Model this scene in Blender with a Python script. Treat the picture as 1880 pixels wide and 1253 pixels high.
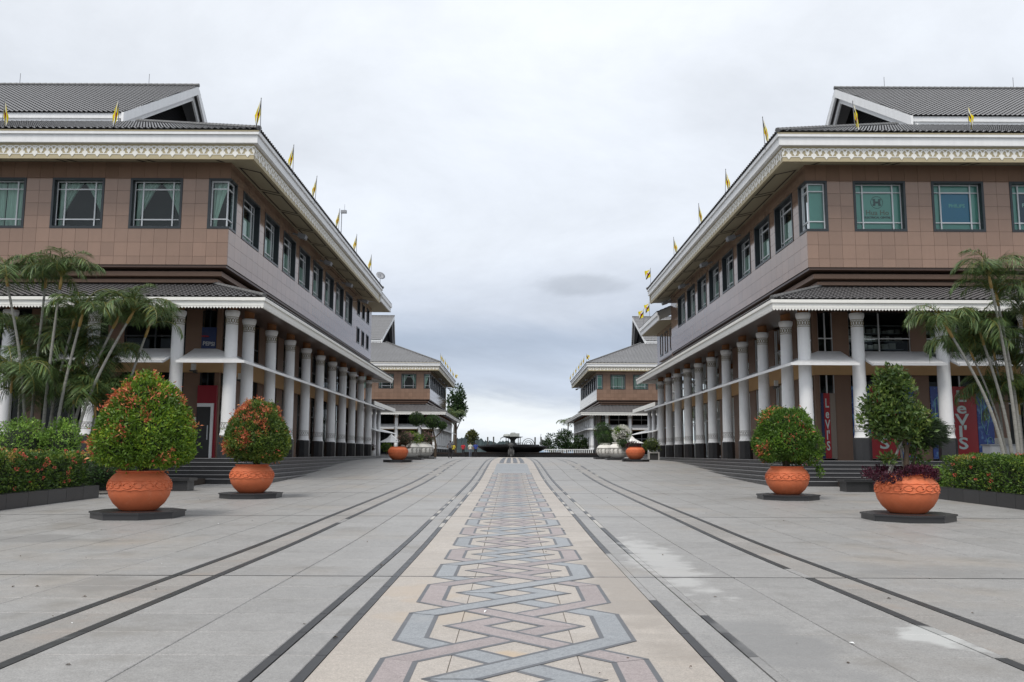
import bpy, math, random
import numpy as np
from mathutils import Vector, Matrix, noise as mnoise
R = math.radians
random.seed(11)
rng = np.random.default_rng(5)
for o in list(bpy.data.objects):
    bpy.data.objects.remove(o)
sc = bpy.context.scene
COL = sc.collection

# ------------------------------------------------------------------ camera
cam = bpy.data.cameras.new('camera'); camo = bpy.data.objects.new('camera', cam); COL.objects.link(camo)
cam.sensor_fit = 'HORIZONTAL'; cam.sensor_width = 36.0; cam.lens = 36.0*1600.8/1880.0
cam.clip_start = 0.1; cam.clip_end = 20000
camo.matrix_world = Matrix.Translation((0, 0, 1.6)) @ Matrix.Rotation(R(90)+0.1282, 4, 'X') @ Matrix.Rotation(0.0041, 4, 'Z')
sc.camera = camo

# ------------------------------------------------------------------ world: overcast sky
SUN_EL, SUN_AZ = R(58), R(205)      # azimuth measured clockwise from +Y: behind the camera
w = bpy.data.worlds.new('World'); sc.world = w; w.use_nodes = True
nt = w.node_tree; nt.nodes.clear()
def N(t, **k):
    n = nt.nodes.new(t)
    for a, b in k.items(): setattr(n, a, b)
    return n
def LK(a, b): nt.links.new(a, b)
out = N('ShaderNodeOutputWorld'); bg = N('ShaderNodeBackground'); bg.inputs[1].default_value = 0.1
sky = N('ShaderNodeTexSky'); sky.sky_type = 'NISHITA'; sky.sun_disc = False
sky.sun_elevation = SUN_EL; sky.sun_rotation = SUN_AZ; sky.air_density = 1.0; sky.dust_density = 2.0
tc = N('ShaderNodeTexCoord'); sp = N('ShaderNodeSeparateXYZ'); LK(tc.outputs['Generated'], sp.inputs[0])
def M(op, a, b=None, c=None):
    n = N('ShaderNodeMath', operation=op)
    for i, x in enumerate((a, b, c)):
        if x is None: continue
        if isinstance(x, (int, float)): n.inputs[i].default_value = x
        else: LK(x, n.inputs[i])
    return n.outputs[0]
zc = M('MAXIMUM', sp.outputs[2], 0.0)
den = M('ADD', zc, 0.22)
cx_ = N('ShaderNodeCombineXYZ'); LK(M('DIVIDE', sp.outputs[0], den), cx_.inputs[0]); LK(M('DIVIDE', sp.outputs[1], den), cx_.inputs[1])
def noise(scale, detail, rough, off=0.0, dist=0.0):
    n = N('ShaderNodeTexNoise'); n.inputs['Scale'].default_value = scale; n.inputs['Detail'].default_value = detail
    n.inputs['Roughness'].default_value = rough; n.inputs['Distortion'].default_value = dist
    mp = N('ShaderNodeMapping'); mp.inputs['Location'].default_value = (off, off*1.7, off*.3); LK(cx_.outputs[0], mp.inputs[0]); LK(mp.outputs[0], n.inputs['Vector'])
    return n.outputs[0]
n1 = noise(0.55, 8, 0.58, 3.1, 0.4); n2 = noise(1.35, 9, 0.62, 11.3, 0.3)
el = M('ADD', zc, M('MULTIPLY', M('SUBTRACT', n1, 0.5), 0.17))
ramp = N('ShaderNodeValToRGB'); LK(el, ramp.inputs[0])
cr = ramp.color_ramp; cr.interpolation = 'EASE'
stops = [(0.0, (5.6, 6.05, 6.5)), (0.025, (6.2, 6.5, 6.85)), (0.052, (6.0, 6.35, 6.7)), (0.082, (3.75, 4.2, 5.0)), (0.128, (2.95, 3.4, 4.2)), (0.175, (4.5, 4.85, 5.5)), (0.25, (5.6, 5.9, 6.35)), (0.55, (6.15, 6.4, 6.75)), (1.0, (6.4, 6.6, 6.9))]
SK = 9.2
while len(cr.elements) > 1: cr.elements.remove(cr.elements[-1])
cr.elements[0].position = 0; cr.elements[0].color = tuple(c/10 for c in stops[0][1])+(1,)
for p_, c_ in stops[1:]:
    e = cr.elements.new(p_); e.color = tuple(c/10 for c in c_)+(1,)
vm = N('ShaderNodeVectorMath', operation='SCALE'); LK(ramp.outputs[0], vm.inputs[0])
LK(M('MULTIPLY', M('ADD', 0.66, M('MULTIPLY', n2, 0.68)), SK), vm.inputs['Scale'])
ya = M('MAXIMUM', sp.outputs[1], 0.05)
ca_ = M('DIVIDE', M('SUBTRACT', M('DIVIDE', sp.outputs[0], ya), 0.082), 0.052); cb_ = M('DIVIDE', M('SUBTRACT', M('DIVIDE', sp.outputs[2], ya), 0.196), 0.013)
cd_ = M('ADD', M('SQRT', M('ADD', M('MULTIPLY', ca_, ca_), M('MULTIPLY', cb_, cb_))), M('MULTIPLY', M('SUBTRACT', n2, 0.5), 2.2))
mrc = N('ShaderNodeMapRange'); mrc.interpolation_type = 'SMOOTHSTEP'; mrc.inputs[1].default_value = 1.25; mrc.inputs[2].default_value = .5; mrc.inputs[3].default_value = 1.0; mrc.inputs[4].default_value = .83; LK(cd_, mrc.inputs[0])
vm2 = N('ShaderNodeVectorMath', operation='SCALE'); LK(vm.outputs[0], vm2.inputs[0]); LK(mrc.outputs[0], vm2.inputs['Scale'])
mx = N('ShaderNodeMix', data_type='RGBA'); mx.inputs[0].default_value = 0.08
LK(vm2.outputs[0], mx.inputs[6]); LK(sky.outputs[0], mx.inputs[7]); LK(mx.outputs[2], bg.inputs[0]); LK(bg.outputs[0], out.inputs[0])
w.cycles.sampling_method = 'MANUAL'; w.cycles.sample_map_resolution = 512

sl = bpy.data.lights.new('sun', 'SUN'); sl.energy = 1.5; sl.angle = R(22); sl.color = (1.0, 0.95, 0.88)
so = bpy.data.objects.new('sun', sl); COL.objects.link(so)
sd = Vector((math.sin(SUN_AZ)*math.cos(SUN_EL), math.cos(SUN_AZ)*math.cos(SUN_EL), math.sin(SUN_EL)))
so.rotation_euler = sd.to_track_quat('Z', 'Y').to_euler(); so.location = (0, -20, 40)
sc.view_settings.view_transform = 'Standard'; sc.view_settings.look = 'None'; sc.view_settings.gamma = 1.0
sc.view_settings.exposure = 0.72; sc.view_settings.use_curve_mapping = False
sc.cycles.max_bounces = 6; sc.cycles.transparent_max_bounces = 8

# ------------------------------------------------------------------ materials
MATS = {}
def srgb(*c): return tuple(((x/255+.055)/1.055)**2.4 if x > 10 else x/255/12.92 for x in c)
def mat(name, color, rough=0.6, spec=0.5, var=0.0, n=(), bump=0.0, bscale=30.0, metallic=0.0, rvar=0.0, aniso=(1, 1, 1), streak=0.0, coat=0.0):
    """procedural surface: base colour, piece-to-piece variation, noise layers [(scale, amount, colour)]"""
    m = bpy.data.materials.new(name); m.use_nodes = True; t = m.node_tree; b = t.nodes['Principled BSDF']
    b.inputs['Roughness'].default_value = rough; b.inputs['Metallic'].default_value = metallic
    b.inputs['Specular IOR Level'].default_value = spec
    if coat: b.inputs['Coat Weight'].default_value = coat; b.inputs['Coat Roughness'].default_value = 0.06
    def nn(ty, **k):
        x = t.nodes.new(ty)
        for a, c in k.items(): setattr(x, a, c)
        return x
    geo = nn('ShaderNodeNewGeometry'); pos = geo.outputs['Position']
    mp = nn('ShaderNodeMapping'); mp.inputs['Scale'].default_value = aniso; t.links.new(pos, mp.inputs[0]); pos = mp.outputs[0]
    rgb = nn('ShaderNodeRGB'); rgb.outputs[0].default_value = (*color, 1); cur = rgb.outputs[0]
    def mul(val, cur):
        v = nn('ShaderNodeVectorMath', operation='SCALE'); t.links.new(cur, v.inputs[0]); t.links.new(val, v.inputs['Scale']); return v.outputs[0]
    def math_(op, a, b=None):
        x = nn('ShaderNodeMath', operation=op)
        for i, q in enumerate((a, b)):
            if q is None: continue
            if isinstance(q, (int, float)): x.inputs[i].default_value = q
            else: t.links.new(q, x.inputs[i])
        return x.outputs[0]
    if var:
        oi = nn('ShaderNodeObjectInfo')
        s = math_('FRACT', math_('ADD', oi.outputs['Random'], geo.outputs['Random Per Island']))
        cur = mul(math_('ADD', math_('MULTIPLY', s, 2*var), 1-var), cur)
    for lay in n:
        scale, amt = lay[0], lay[1]
        tx = nn('ShaderNodeTexNoise'); tx.inputs['Scale'].default_value = scale; tx.inputs['Detail'].default_value = 6; tx.inputs['Roughness'].default_value = .6
        t.links.new(pos, tx.inputs['Vector'])
        if len(lay) > 2:
            rp = nn('ShaderNodeMapRange'); rp.inputs[1].default_value = lay[3] if len(lay) > 3 else .5; rp.inputs[2].default_value = (lay[3] if len(lay) > 3 else .5)+.18
            rp.inputs[4].default_value = amt
            t.links.new(tx.outputs[0], rp.inputs[0])
            mm = nn('ShaderNodeMix', data_type='RGBA'); t.links.new(rp.outputs[0], mm.inputs[0]); t.links.new(cur, mm.inputs[6]); mm.inputs[7].default_value = (*lay[2], 1); cur = mm.outputs[2]
        else:
            cur = mul(math_('ADD', math_('MULTIPLY', tx.outputs[0], 2*amt), 1-amt), cur)
    if streak:   # rain streaks running down
        mp2 = nn('ShaderNodeMapping'); mp2.inputs['Scale'].default_value = (5, 5, .25); t.links.new(geo.outputs['Position'], mp2.inputs[0])
        tx = nn('ShaderNodeTexNoise'); tx.inputs['Scale'].default_value = 1.0; tx.inputs['Detail'].default_value = 5; t.links.new(mp2.outputs[0], tx.inputs['Vector'])
        cur = mul(math_('ADD', math_('MULTIPLY', tx.outputs[0], 2*streak), 1-streak), cur)
    t.links.new(cur, b.inputs['Base Color'])
    if rvar:
        tx = nn('ShaderNodeTexNoise'); tx.inputs['Scale'].default_value = 3; tx.inputs['Detail'].default_value = 5; t.links.new(pos, tx.inputs['Vector'])
        t.links.new(math_('ADD', math_('MULTIPLY', tx.outputs[0], 2*rvar), rough-rvar), b.inputs['Roughness'])
    if bump:
        tx = nn('ShaderNodeTexNoise'); tx.inputs['Scale'].default_value = bscale; tx.inputs['Detail'].default_value = 4; t.links.new(pos, tx.inputs['Vector'])
        bp = nn('ShaderNodeBump'); bp.inputs['Strength'].default_value = bump; bp.inputs['Distance'].default_value = .02; t.links.new(tx.outputs[0], bp.inputs['Height']); t.links.new(bp.outputs[0], b.inputs['Normal'])
    MATS[name] = m
    return m
M_ = MATS
mat('granite', (.268, .264, .258), .5, .4, .055, [(75, .8), (30, .4), (9, .22), (3, .12), (.5, .12), (.23, .6, (.31, .27, .225), .53), (.9, .55, (.165, .158, .145), .565), (2.6, .4, (.36, .355, .345), .585), (.45, .5, (.20, .185, .165), .55), (9, .35, (.16, .155, .15), .66), (45, .5, (.07, .07, .07), .74)], rvar=.1)
mat('granite_tan', (.262, .250, .236), .5, .4, .08, [(75, .8), (30, .4), (9, .22), (.8, .12), (1.3, .45, (.30, .245, .205), .54)], rvar=.1)
mat('granite_beige', (.372, .336, .298), .5, .4, .06, [(75, .7), (30, .36), (9, .2), (.6, .10), (.8, .3, (.41, .34, .265), .60), (1.7, .4, (.29, .26, .235), .58), (.35, .4, (.42, .40, .37), .55)], rvar=.1)
mat('granite_black', (.034, .035, .038), .38, .5, .12, [(90, .25), (.8, .2), (1.1, .5, (.30, .30, .30), .66)], rvar=.12)
mat('granite_dark', (.030, .030, .032), .32, .5, .14, [(80, .25), (.7, .2), (3.0, .12, (.2, .2, .2), .62)], rvar=.1)
mat('inlay_blue', (.25, .265, .28), .5, .4, .06, [(75, .7), (30, .36), (9, .2), (.9, .14), (1.4, .4, (.34, .32, .30), .58)], rvar=.1)
mat('inlay_pink', (.285, .245, .24), .5, .4, .06, [(75, .7), (30, .36), (9, .2), (.9, .14), (1.4, .4, (.34, .32, .30), .58)], rvar=.1)
mat('inlay_edge', (.105, .11, .12), .5, .4, .06, [(110, .14), (35, .14), (.9, .15), (1.4, .4, (.30, .29, .28), .60)], rvar=.1)
mat('nosing_highlight', (.24, .24, .245), .4, .5, .1, [(60, .2), (1, .2)])  # paler grey on step edges: sky reflection painted into the colour
mat('joint', (.10, .098, .092), .85, .2, 0, [(20, .2)])
mat('brown', (.245, .158, .115), .08, .85, .09, [(60, .12), (.5, .06), (2.0, .05)], rvar=.02, streak=.05)
MATS['brown'].node_tree.nodes['Principled BSDF'].inputs['Specular Tint'].default_value = (1, .86, .78, 1)
mat('brown_matte', (.215, .132, .09), .45, .35, .06, [(60, .12), (.5, .06), (2.0, .05)], streak=.05)
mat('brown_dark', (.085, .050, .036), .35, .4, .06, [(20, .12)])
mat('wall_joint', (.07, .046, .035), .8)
mat('white', (.78, .785, .785), .5, .4, .02, [(2.2, .05), (7, .2, (.50, .50, .48), .60)], streak=.09)
mat('white_col', (.77, .775, .78), .5, .4, .03, [(1.5, .05), (5.5, .30, (.46, .46, .44), .60)], streak=.07)
mat('cream', (.43, .37, .24), .6, .3, .03, [(3, .06)], streak=.05)
mat('soffit', (.37, .33, .23), .6, .3, .03, [(2, .06)])
mat('soffit_line', (.035, .025, .02), .7)
mat('tan_beam', (.62, .40, .20), .55, .35, .03, [(2, .07), (9, .15, (.35, .22, .12), .62)], streak=.05)
mat('stub', (.26, .115, .045), .5, .4, .03, [(8, .12)])
mat('roof_tile', (.175, .175, .18), .42, .6, .0, [(5, .18), (.8, .12), (14, .45, (.30, .30, .29), .60), (2.2, .4, (.055, .05, .05), .62)], bump=.3, bscale=18)
mat('roof_tile_low', (.13, .128, .132), .5, .5, .0, [(5, .2), (1.2, .2), (11, .35, (.17, .17, .16), .63)], bump=.3, bscale=18)
mat('ridge', (.15, .15, .15), .65, .3, .08, [(6, .2), (12, .4, (.28, .28, .27), .6)])
mat('louvre', (.016, .016, .018), .8, .2)
mat('slate', (.024, .031, .036), .35, .5, .04, [(10, .12)])
mat('bar', (.62, .64, .66), .35, .5, .02)
mat('curtain', (.66, .68, .62), .85, .2, .03, [(4, .08)])
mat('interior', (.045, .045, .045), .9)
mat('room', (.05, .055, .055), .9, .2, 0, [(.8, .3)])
mat('terracotta', srgb(206, 112, 74), .62, .3, .04, [(3, .07), (1.1, .05), (18, .10), (6, .22, (.62, .34, .22), .58), (1.6, .25, (.46, .20, .12), .56), (11, .22, (.40, .19, .12), .63)], bump=.2, bscale=60, streak=.12)
mat('soil', (.03, .02, .014), .95)
mat('bark', (.10, .075, .055), .85, .2, .05, [(14, .3)], bump=.5, bscale=30)
mat('palm_bark', (.27, .265, .24), .8, .2, .05, [(3, .3), (9, .2), (1.6, .55, (.09, .085, .07), .54)], bump=.4, bscale=12, aniso=(1, 1, 7))
mat('crownshaft', (.34, .22, .07), .5, .4, .05, [(7, .3), (3, .6, (.14, .17, .06), .55)])
mat('metal_grey', (.30, .31, .33), .45, .5, .03, metallic=.3)
mat('flood_grey', (.20, .205, .215), .5)
mat('pole', (.16, .16, .17), .4, .5)
mat('red_trim', (.26, .008, .02), .4, .4, 0, [(3, .08)])
mat('poster_red', (.36, .012, .018), .35, .5, 0, [(4, .08)])
mat('poster_blue', (.016, .055, .28), .35, .5, 0, [(3.2, .85, (.20, .48, .75), .52), (5.5, .8, (.01, .01, .04), .6)])
mat('poster_teal', (.07, .22, .21), .3, .5)
mat('film', (.30, .50, .46), .3, .5, 0, [(1.5, .08)])
mat('film_blue', (.015, .24, .46), .3, .5, 0, [(1, .1)])
mat('film_navy', (.02, .03, .10), .3, .5)
mat('letter_pale', (.58, .68, .66), .4)
mat('letter_dark', (.07, .10, .10), .4)
mat('letter_brown', (.25, .20, .16), .4)
mat('letter_cyan', (.30, .62, .60), .4)
mat('letter_white', (.8, .82, .82), .4)
mat('sign_blue', (.012, .03, .12), .4)
mat('letter_dim', (.45, .47, .50), .5)
mat('letter_red', (.45, .02, .03), .4)
mat('urn_white', (.74, .73, .69), .6, .3, .04, [(3, .1), (8, .3, (.40, .38, .34), .6)], streak=.08)
mat('urn_relief', (.34, .33, .31), .7, .3, 0, [(8, .2)])
mat('concrete', (.40, .39, .37), .8, .2, .05, [(6, .15), (1, .1)])
mat('sail', (.80, .80, .79), .6, .2)
mat('bronze', (.085, .09, .085), .5, .4, .05, [(6, .3)])
mat('lion_stone', (.055, .055, .055), .6, .3, .05, [(6, .3)])
mat('bronze_pale', (.38, .40, .38), .6, .3, .05, [(6, .3)])
mat('fountain_black', (.006, .006, .007), .35, .4, .1, [(3, .2)])
mat('fountain_brown', (.022, .014, .011), .45, .4, .08, [(3, .2)])
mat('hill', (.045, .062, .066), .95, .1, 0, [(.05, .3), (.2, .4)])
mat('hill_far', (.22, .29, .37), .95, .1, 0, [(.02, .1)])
mat('steelgrey', (.55, .56, .57), .5, .4, .03, [(3, .06)])
mat('shop_goods', (.42, .42, .40), .7, .3, .6, [(3, .2)])
mat('skin', (.28, .16, .11), .6); mat('hair', (.012, .01, .01), .6)
mat('cloth_black', (.015, .015, .018), .85); mat('cloth_grey', (.13, .13, .15), .85); mat('cloth_red', (.40, .02, .03), .85)
mat('cloth_yellow', (.62, .50, .04), .85); mat('cloth_white', (.60, .62, .55), .85); mat('cloth_blue', (.03, .06, .28), .85); mat('cloth_jean', (.12, .14, .18), .85)

def leaf_mat(name, rough=.45, trans=.25, spec=.4):
    m = bpy.data.materials.new(name); m.use_nodes = True; t = m.node_tree; b = t.nodes['Principled BSDF']
    at = t.nodes.new('ShaderNodeAttribute'); at.attribute_name = 'Col'
    t.links.new(at.outputs['Color'], b.inputs['Base Color']); b.inputs['Roughness'].default_value = rough; b.inputs['Specular IOR Level'].default_value = spec
    tr = t.nodes.new('ShaderNodeBsdfTranslucent'); t.links.new(at.outputs['Color'], tr.inputs[0])
    ms = t.nodes.new('ShaderNodeMixShader'); ms.inputs[0].default_value = trans
    t.links.new(b.outputs[0], ms.inputs[1]); t.links.new(tr.outputs[0], ms.inputs[2]); t.links.new(ms.outputs[0], t.nodes['Material Output'].inputs[0])
    MATS[name] = m
leaf_mat('leaf'); leaf_mat('frond', .4, .2); leaf_mat('flag', .8, .35, .1)
def glass_mat(name, tint, base):
    m = bpy.data.materials.new(name); m.use_nodes = True; t = m.node_tree; t.nodes.remove(t.nodes['Principled BSDF'])
    g = t.nodes.new('ShaderNodeBsdfGlossy'); g.inputs['Roughness'].default_value = .02; g.inputs[0].default_value = (.9, .95, .95, 1)
    tr = t.nodes.new('ShaderNodeBsdfTransparent'); tr.inputs[0].default_value = (*tint, 1)
    lw = t.nodes.new('ShaderNodeFresnel'); lw.inputs['IOR'].default_value = base
    ms = t.nodes.new('ShaderNodeMixShader'); t.links.new(lw.outputs[0], ms.inputs[0])
    t.links.new(tr.outputs[0], ms.inputs[1]); t.links.new(g.outputs[0], ms.inputs[2]); t.links.new(ms.outputs[0], t.nodes['Material Output'].inputs[0])
    MATS[name] = m
glass_mat('glass', (.66, .84, .80), 1.5)
glass_mat('glass_shop', (.55, .6, .6), 1.25)
em = bpy.data.materials.new('tube_light'); em.use_nodes = True; em.node_tree.nodes['Principled BSDF'].inputs['Emission Color'].default_value = (.9, 1, 1, 1); em.node_tree.nodes['Principled BSDF'].inputs['Emission Strength'].default_value = 1.5; MATS['tube_light'] = em

# ------------------------------------------------------------------ mesh helpers
class MB:
    def __init__(s, xf=None): s.v = []; s.f = []; s.m = []; s.xf = xf; s.sm = False
    def face(s, pts, m=0):
        i = len(s.v); s.v += [tuple(p) for p in pts]; s.f.append(tuple(range(i, i+len(pts)))); s.m.append(m)
    def box(s, x0, x1, y0, y1, z0, z1, m=0):
        i = len(s.v)
        s.v += [(x0, y0, z0), (x1, y0, z0), (x1, y1, z0), (x0, y1, z0), (x0, y0, z1), (x1, y0, z1), (x1, y1, z1), (x0, y1, z1)]
        for q in ((0, 3, 2, 1), (4, 5, 6, 7), (0, 1, 5, 4), (1, 2, 6, 5), (2, 3, 7, 6), (3, 0, 4, 7)): s.f.append(tuple(i+k for k in q)); s.m.append(m)
    def hexa(s, p, m=0):      # 8 corner points, bottom 4 then top 4
        i = len(s.v); s.v += [tuple(q) for q in p]
        for q in ((0, 3, 2, 1), (4, 5, 6, 7), (0, 1, 5, 4), (1, 2, 6, 5), (2, 3, 7, 6), (3, 0, 4, 7)): s.f.append(tuple(i+k for k in q)); s.m.append(m)
    def prism(s, pts, z0, z1, m=0, axis='z'):
        n = len(pts); i = len(s.v)
        def P(p, h): return (p[0], p[1], h) if axis == 'z' else ((p[0], h, p[1]) if axis == 'y' else (h, p[0], p[1]))
        s.v += [P(p, z0) for p in pts]+[P(p, z1) for p in pts]
        s.f.append(tuple(i+k for k in range(n))[::-1]); s.m.append(m); s.f.append(tuple(i+n+k for k in range(n))); s.m.append(m)
        for k in range(n): s.f.append((i+k, i+(k+1) % n, i+n+(k+1) % n, i+n+k)); s.m.append(m)
    def lathe(s, prof, c=(0, 0, 0), n=20, m=0, cap=True, a0=0.0):
        i = len(s.v)
        for r, z in prof:
            for k in range(n):
                a = a0+2*math.pi*k/n; s.v.append((c[0]+r*math.cos(a), c[1]+r*math.sin(a), c[2]+z))
        for j in range(len(prof)-1):
            for k in range(n):
                s.f.append((i+j*n+k, i+j*n+(k+1) % n, i+(j+1)*n+(k+1) % n, i+(j+1)*n+k)); s.m.append(m)
        if cap:
            s.f.append(tuple(i+k for k in range(n))[::-1]); s.m.append(m)
            s.f.append(tuple(i+(len(prof)-1)*n+k for k in range(n))); s.m.append(m)
    def tube(s, pts, r, n=6, m=0, cap=True):
        pts = [Vector(p) for p in pts]; rs = r if isinstance(r, (list, tuple)) else [r]*len(pts); i = len(s.v)
        for k, p in enumerate(pts):
            d = (pts[min(k+1, len(pts)-1)]-pts[max(k-1, 0)]).normalized()
            a = d.cross(Vector((0, 0, 1)) if abs(d.z) < .95 else Vector((1, 0, 0))).normalized(); b = d.cross(a)
            for q in range(n):
                t = 2*math.pi*q/n; s.v.append(tuple(p+(a*math.cos(t)+b*math.sin(t))*rs[k]))
        for k in range(len(pts)-1):
            for q in range(n): s.f.append((i+k*n+q, i+k*n+(q+1) % n, i+(k+1)*n+(q+1) % n, i+(k+1)*n+q)); s.m.append(m)
        if cap:
            s.f.append(tuple(i+q for q in range(n))[::-1]); s.m.append(m); s.f.append(tuple(i+(len(pts)-1)*n+q for q in range(n))); s.m.append(m)
    def mesh(s, name, mats, smooth=False):
        me = bpy.data.meshes.new(name); v = s.v if s.xf is None else [s.xf(p) for p in s.v]
        me.from_pydata(v, [], s.f)
        for a in (mats if isinstance(mats, (list, tuple)) else [mats]): me.materials.append(MATS[a])
        if len(me.materials) > 1: me.polygons.foreach_set('material_index', s.m)
        if smooth: me.polygons.foreach_set('use_smooth', [True]*len(me.polygons))
        me.update(); return me
    def build(s, name, mats, parent=None, loc=None, smooth=False, rot=None):
        return place(name, s.mesh(name, mats, smooth), parent, loc, rot)
def place(name, me, parent=None, loc=None, rot=None, scale=None):
    o = bpy.data.objects.new(name, me); COL.objects.link(o)
    if parent: o.parent = parent
    if loc is not None: o.location = loc
    if rot is not None: o.rotation_euler = rot
    if scale is not None: o.scale = scale
    return o
def empty(name, loc=(0, 0, 0), rz=0):
    o = bpy.data.objects.new(name, None); COL.objects.link(o); o.location = loc; o.rotation_euler = (0, 0, rz); o.empty_display_size = .3; return o
def tag(o, label, cat, group=None):
    o['label'] = label; o['category'] = cat
    if group: o['group'] = group
    return o
def smooth_by_angle(me, ang=40):
    me.polygons.foreach_set('use_smooth', [True]*len(me.polygons))
    import bmesh
    bm = bmesh.new(); bm.from_mesh(me)
    for e in bm.edges:
        if len(e.link_faces) == 2 and e.calc_face_angle(0) > R(ang): e.smooth = False
    bm.to_mesh(me); bm.free()
def text(name, s, size, parent, loc, rot, m, bold=.0, extr=.004, spacing=1.0, line=1.0, align='CENTER', xs=1.0):
    c = bpy.data.curves.new(name, 'FONT'); c.body = s; c.size = size; c.align_x = align; c.align_y = 'CENTER'; c.offset = bold; c.extrude = extr
    c.space_character = spacing; c.space_line = line; c.materials.append(MATS[m]); c.resolution_u = 3
    o = bpy.data.objects.new(name, c); COL.objects.link(o)
    dg = bpy.context.evaluated_depsgraph_get(); me = bpy.data.meshes.new_from_object(o.evaluated_get(dg)); bpy.data.objects.remove(o)
    return place(name, me, parent, loc, rot, (xs, 1, 1))
ORD = ['first', 'second', 'third', 'fourth', 'fifth', 'sixth', 'seventh', 'eighth', 'ninth', 'tenth', 'eleventh', 'twelfth', 'thirteenth', 'fourteenth', 'fifteenth', 'sixteenth', 'seventeenth', 'eighteenth', 'nineteenth', 'twentieth']

# ------------------------------------------------------------------ ground profile (flat, then a ramp up to the upper plaza)
GY = [-60, 0, 14, 22, 30, 38, 45, 52, 60, 66, 75, 90, 400]
GZ = [0, 0, 0, .08, .17, .28, .45, .69, .93, 1.05, 1.12, 1.14, 1.14]
_d = [(GZ[i+1]-GZ[i])/(GY[i+1]-GY[i]) for i in range(len(GY)-1)]
_m = [_d[0]]+[0 if _d[i-1]*_d[i] <= 0 else 2*_d[i-1]*_d[i]/(_d[i-1]+_d[i]) for i in range(1, len(GY)-1)]+[_d[-1]]
def g(y):
    if y <= GY[0]: return GZ[0]
    for i in range(len(GY)-1):
        if y <= GY[i+1]:
            h = GY[i+1]-GY[i]; t = (y-GY[i])/h
            return (2*t**3-3*t*t+1)*GZ[i]+(t**3-2*t*t+t)*h*_m[i]+(-2*t**3+3*t*t)*GZ[i+1]+(t**3-t*t)*h*_m[i+1]
    return GZ[-1]

def add_stain(mname, c, r, col, amt, nscale=1.2):
    m = MATS[mname]; t = m.node_tree; b = t.nodes['Principled BSDF']; src = b.inputs['Base Color'].links[0].from_socket
    def nn(ty, **k):
        x = t.nodes.new(ty)
        for a, q in k.items(): setattr(x, a, q)
        return x
    geo = nn('ShaderNodeNewGeometry'); mp = nn('ShaderNodeMapping'); mp.vector_type = 'TEXTURE'
    mp.inputs['Location'].default_value = (c[0], c[1], 0); mp.inputs['Scale'].default_value = (r[0], r[1], 1000); t.links.new(geo.outputs['Position'], mp.inputs[0])
    ln = nn('ShaderNodeVectorMath', operation='LENGTH'); t.links.new(mp.outputs[0], ln.inputs[0])
    tx = nn('ShaderNodeTexNoise'); tx.inputs['Scale'].default_value = nscale; tx.inputs['Detail'].default_value = 7; t.links.new(geo.outputs['Position'], tx.inputs['Vector'])
    ad = nn('ShaderNodeMath', operation='MULTIPLY_ADD'); t.links.new(tx.outputs[0], ad.inputs[0]); ad.inputs[1].default_value = -2.2; t.links.new(ln.outputs['Value'], ad.inputs[2])
    mr = nn('ShaderNodeMapRange'); mr.inputs[1].default_value = -.1; mr.inputs[2].default_value = -.5; mr.inputs[4].default_value = amt; t.links.new(ad.outputs[0], mr.inputs[0])
    mm = nn('ShaderNodeMix', data_type='RGBA'); t.links.new(mr.outputs[0], mm.inputs[0]); t.links.new(src, mm.inputs[6]); mm.inputs[7].default_value = (*col, 1); t.links.new(mm.outputs[2], b.inputs['Base Color'])
for mn in ('granite', 'granite_black'):
    add_stain(mn, (2.25, 13.6), (.45, 3.6), (.46, .46, .45), .6, 2.6)
    add_stain(mn, (3.85, 8.1), (.42, .55), (.50, .51, .50), .7, 2.6)
    add_stain(mn, (2.3, 7.6), (.5, 1.6), (.20, .20, .20), .6)
add_stain('granite', (6.0, 12.4), (1.4, .8), (.20, .195, .19), .5)
add_stain('granite', (-9.4, 16.2), (2.5, .9), (.19, .185, .18), .6)
add_stain('granite', (-5.0, 11.0), (.6, .7), (.2, .19, .18), .6)
add_stain('granite_beige', (1.35, 11.5), (.5, 5.0), (.27, .24, .21), .7)
add_stain('granite_beige', (-.02, 7.15), (.16, .3), (.46, .34, .21), .6, 3)
add_stain('granite_beige', (-.6, 8.9), (.7, .5), (.40, .335, .265), .6, 2)
add_stain('granite_beige', (-1.0, 10.5), (.5, .8), (.40, .33, .26), .6, 2)

# ------------------------------------------------------------------ ground
ys = [-60, -20, 0]+[i*1.0 for i in range(2, 130)]+[140, 160, 200, 260, 330, 400, 420, 600, 1500, 6000]
zs = [(g(y)-.014) if y <= 400 else -6.0 for y in ys]
xs = [-6000, -1500, -300, -80, -30, 0, 30, 80, 300, 1500, 6000]
gm = MB()
for z, y in zip(zs, ys):
    for x in xs: gm.v.append((x, y, z))
for j in range(len(ys)-1):
    for i in range(len(xs)-1):
        a = j*len(xs)+i; gm.f.append((a, a+1, a+1+len(xs), a+len(xs))); gm.m.append(0)
ground = gm.build('ground', 'joint'); ground['kind'] = 'structure'

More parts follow.
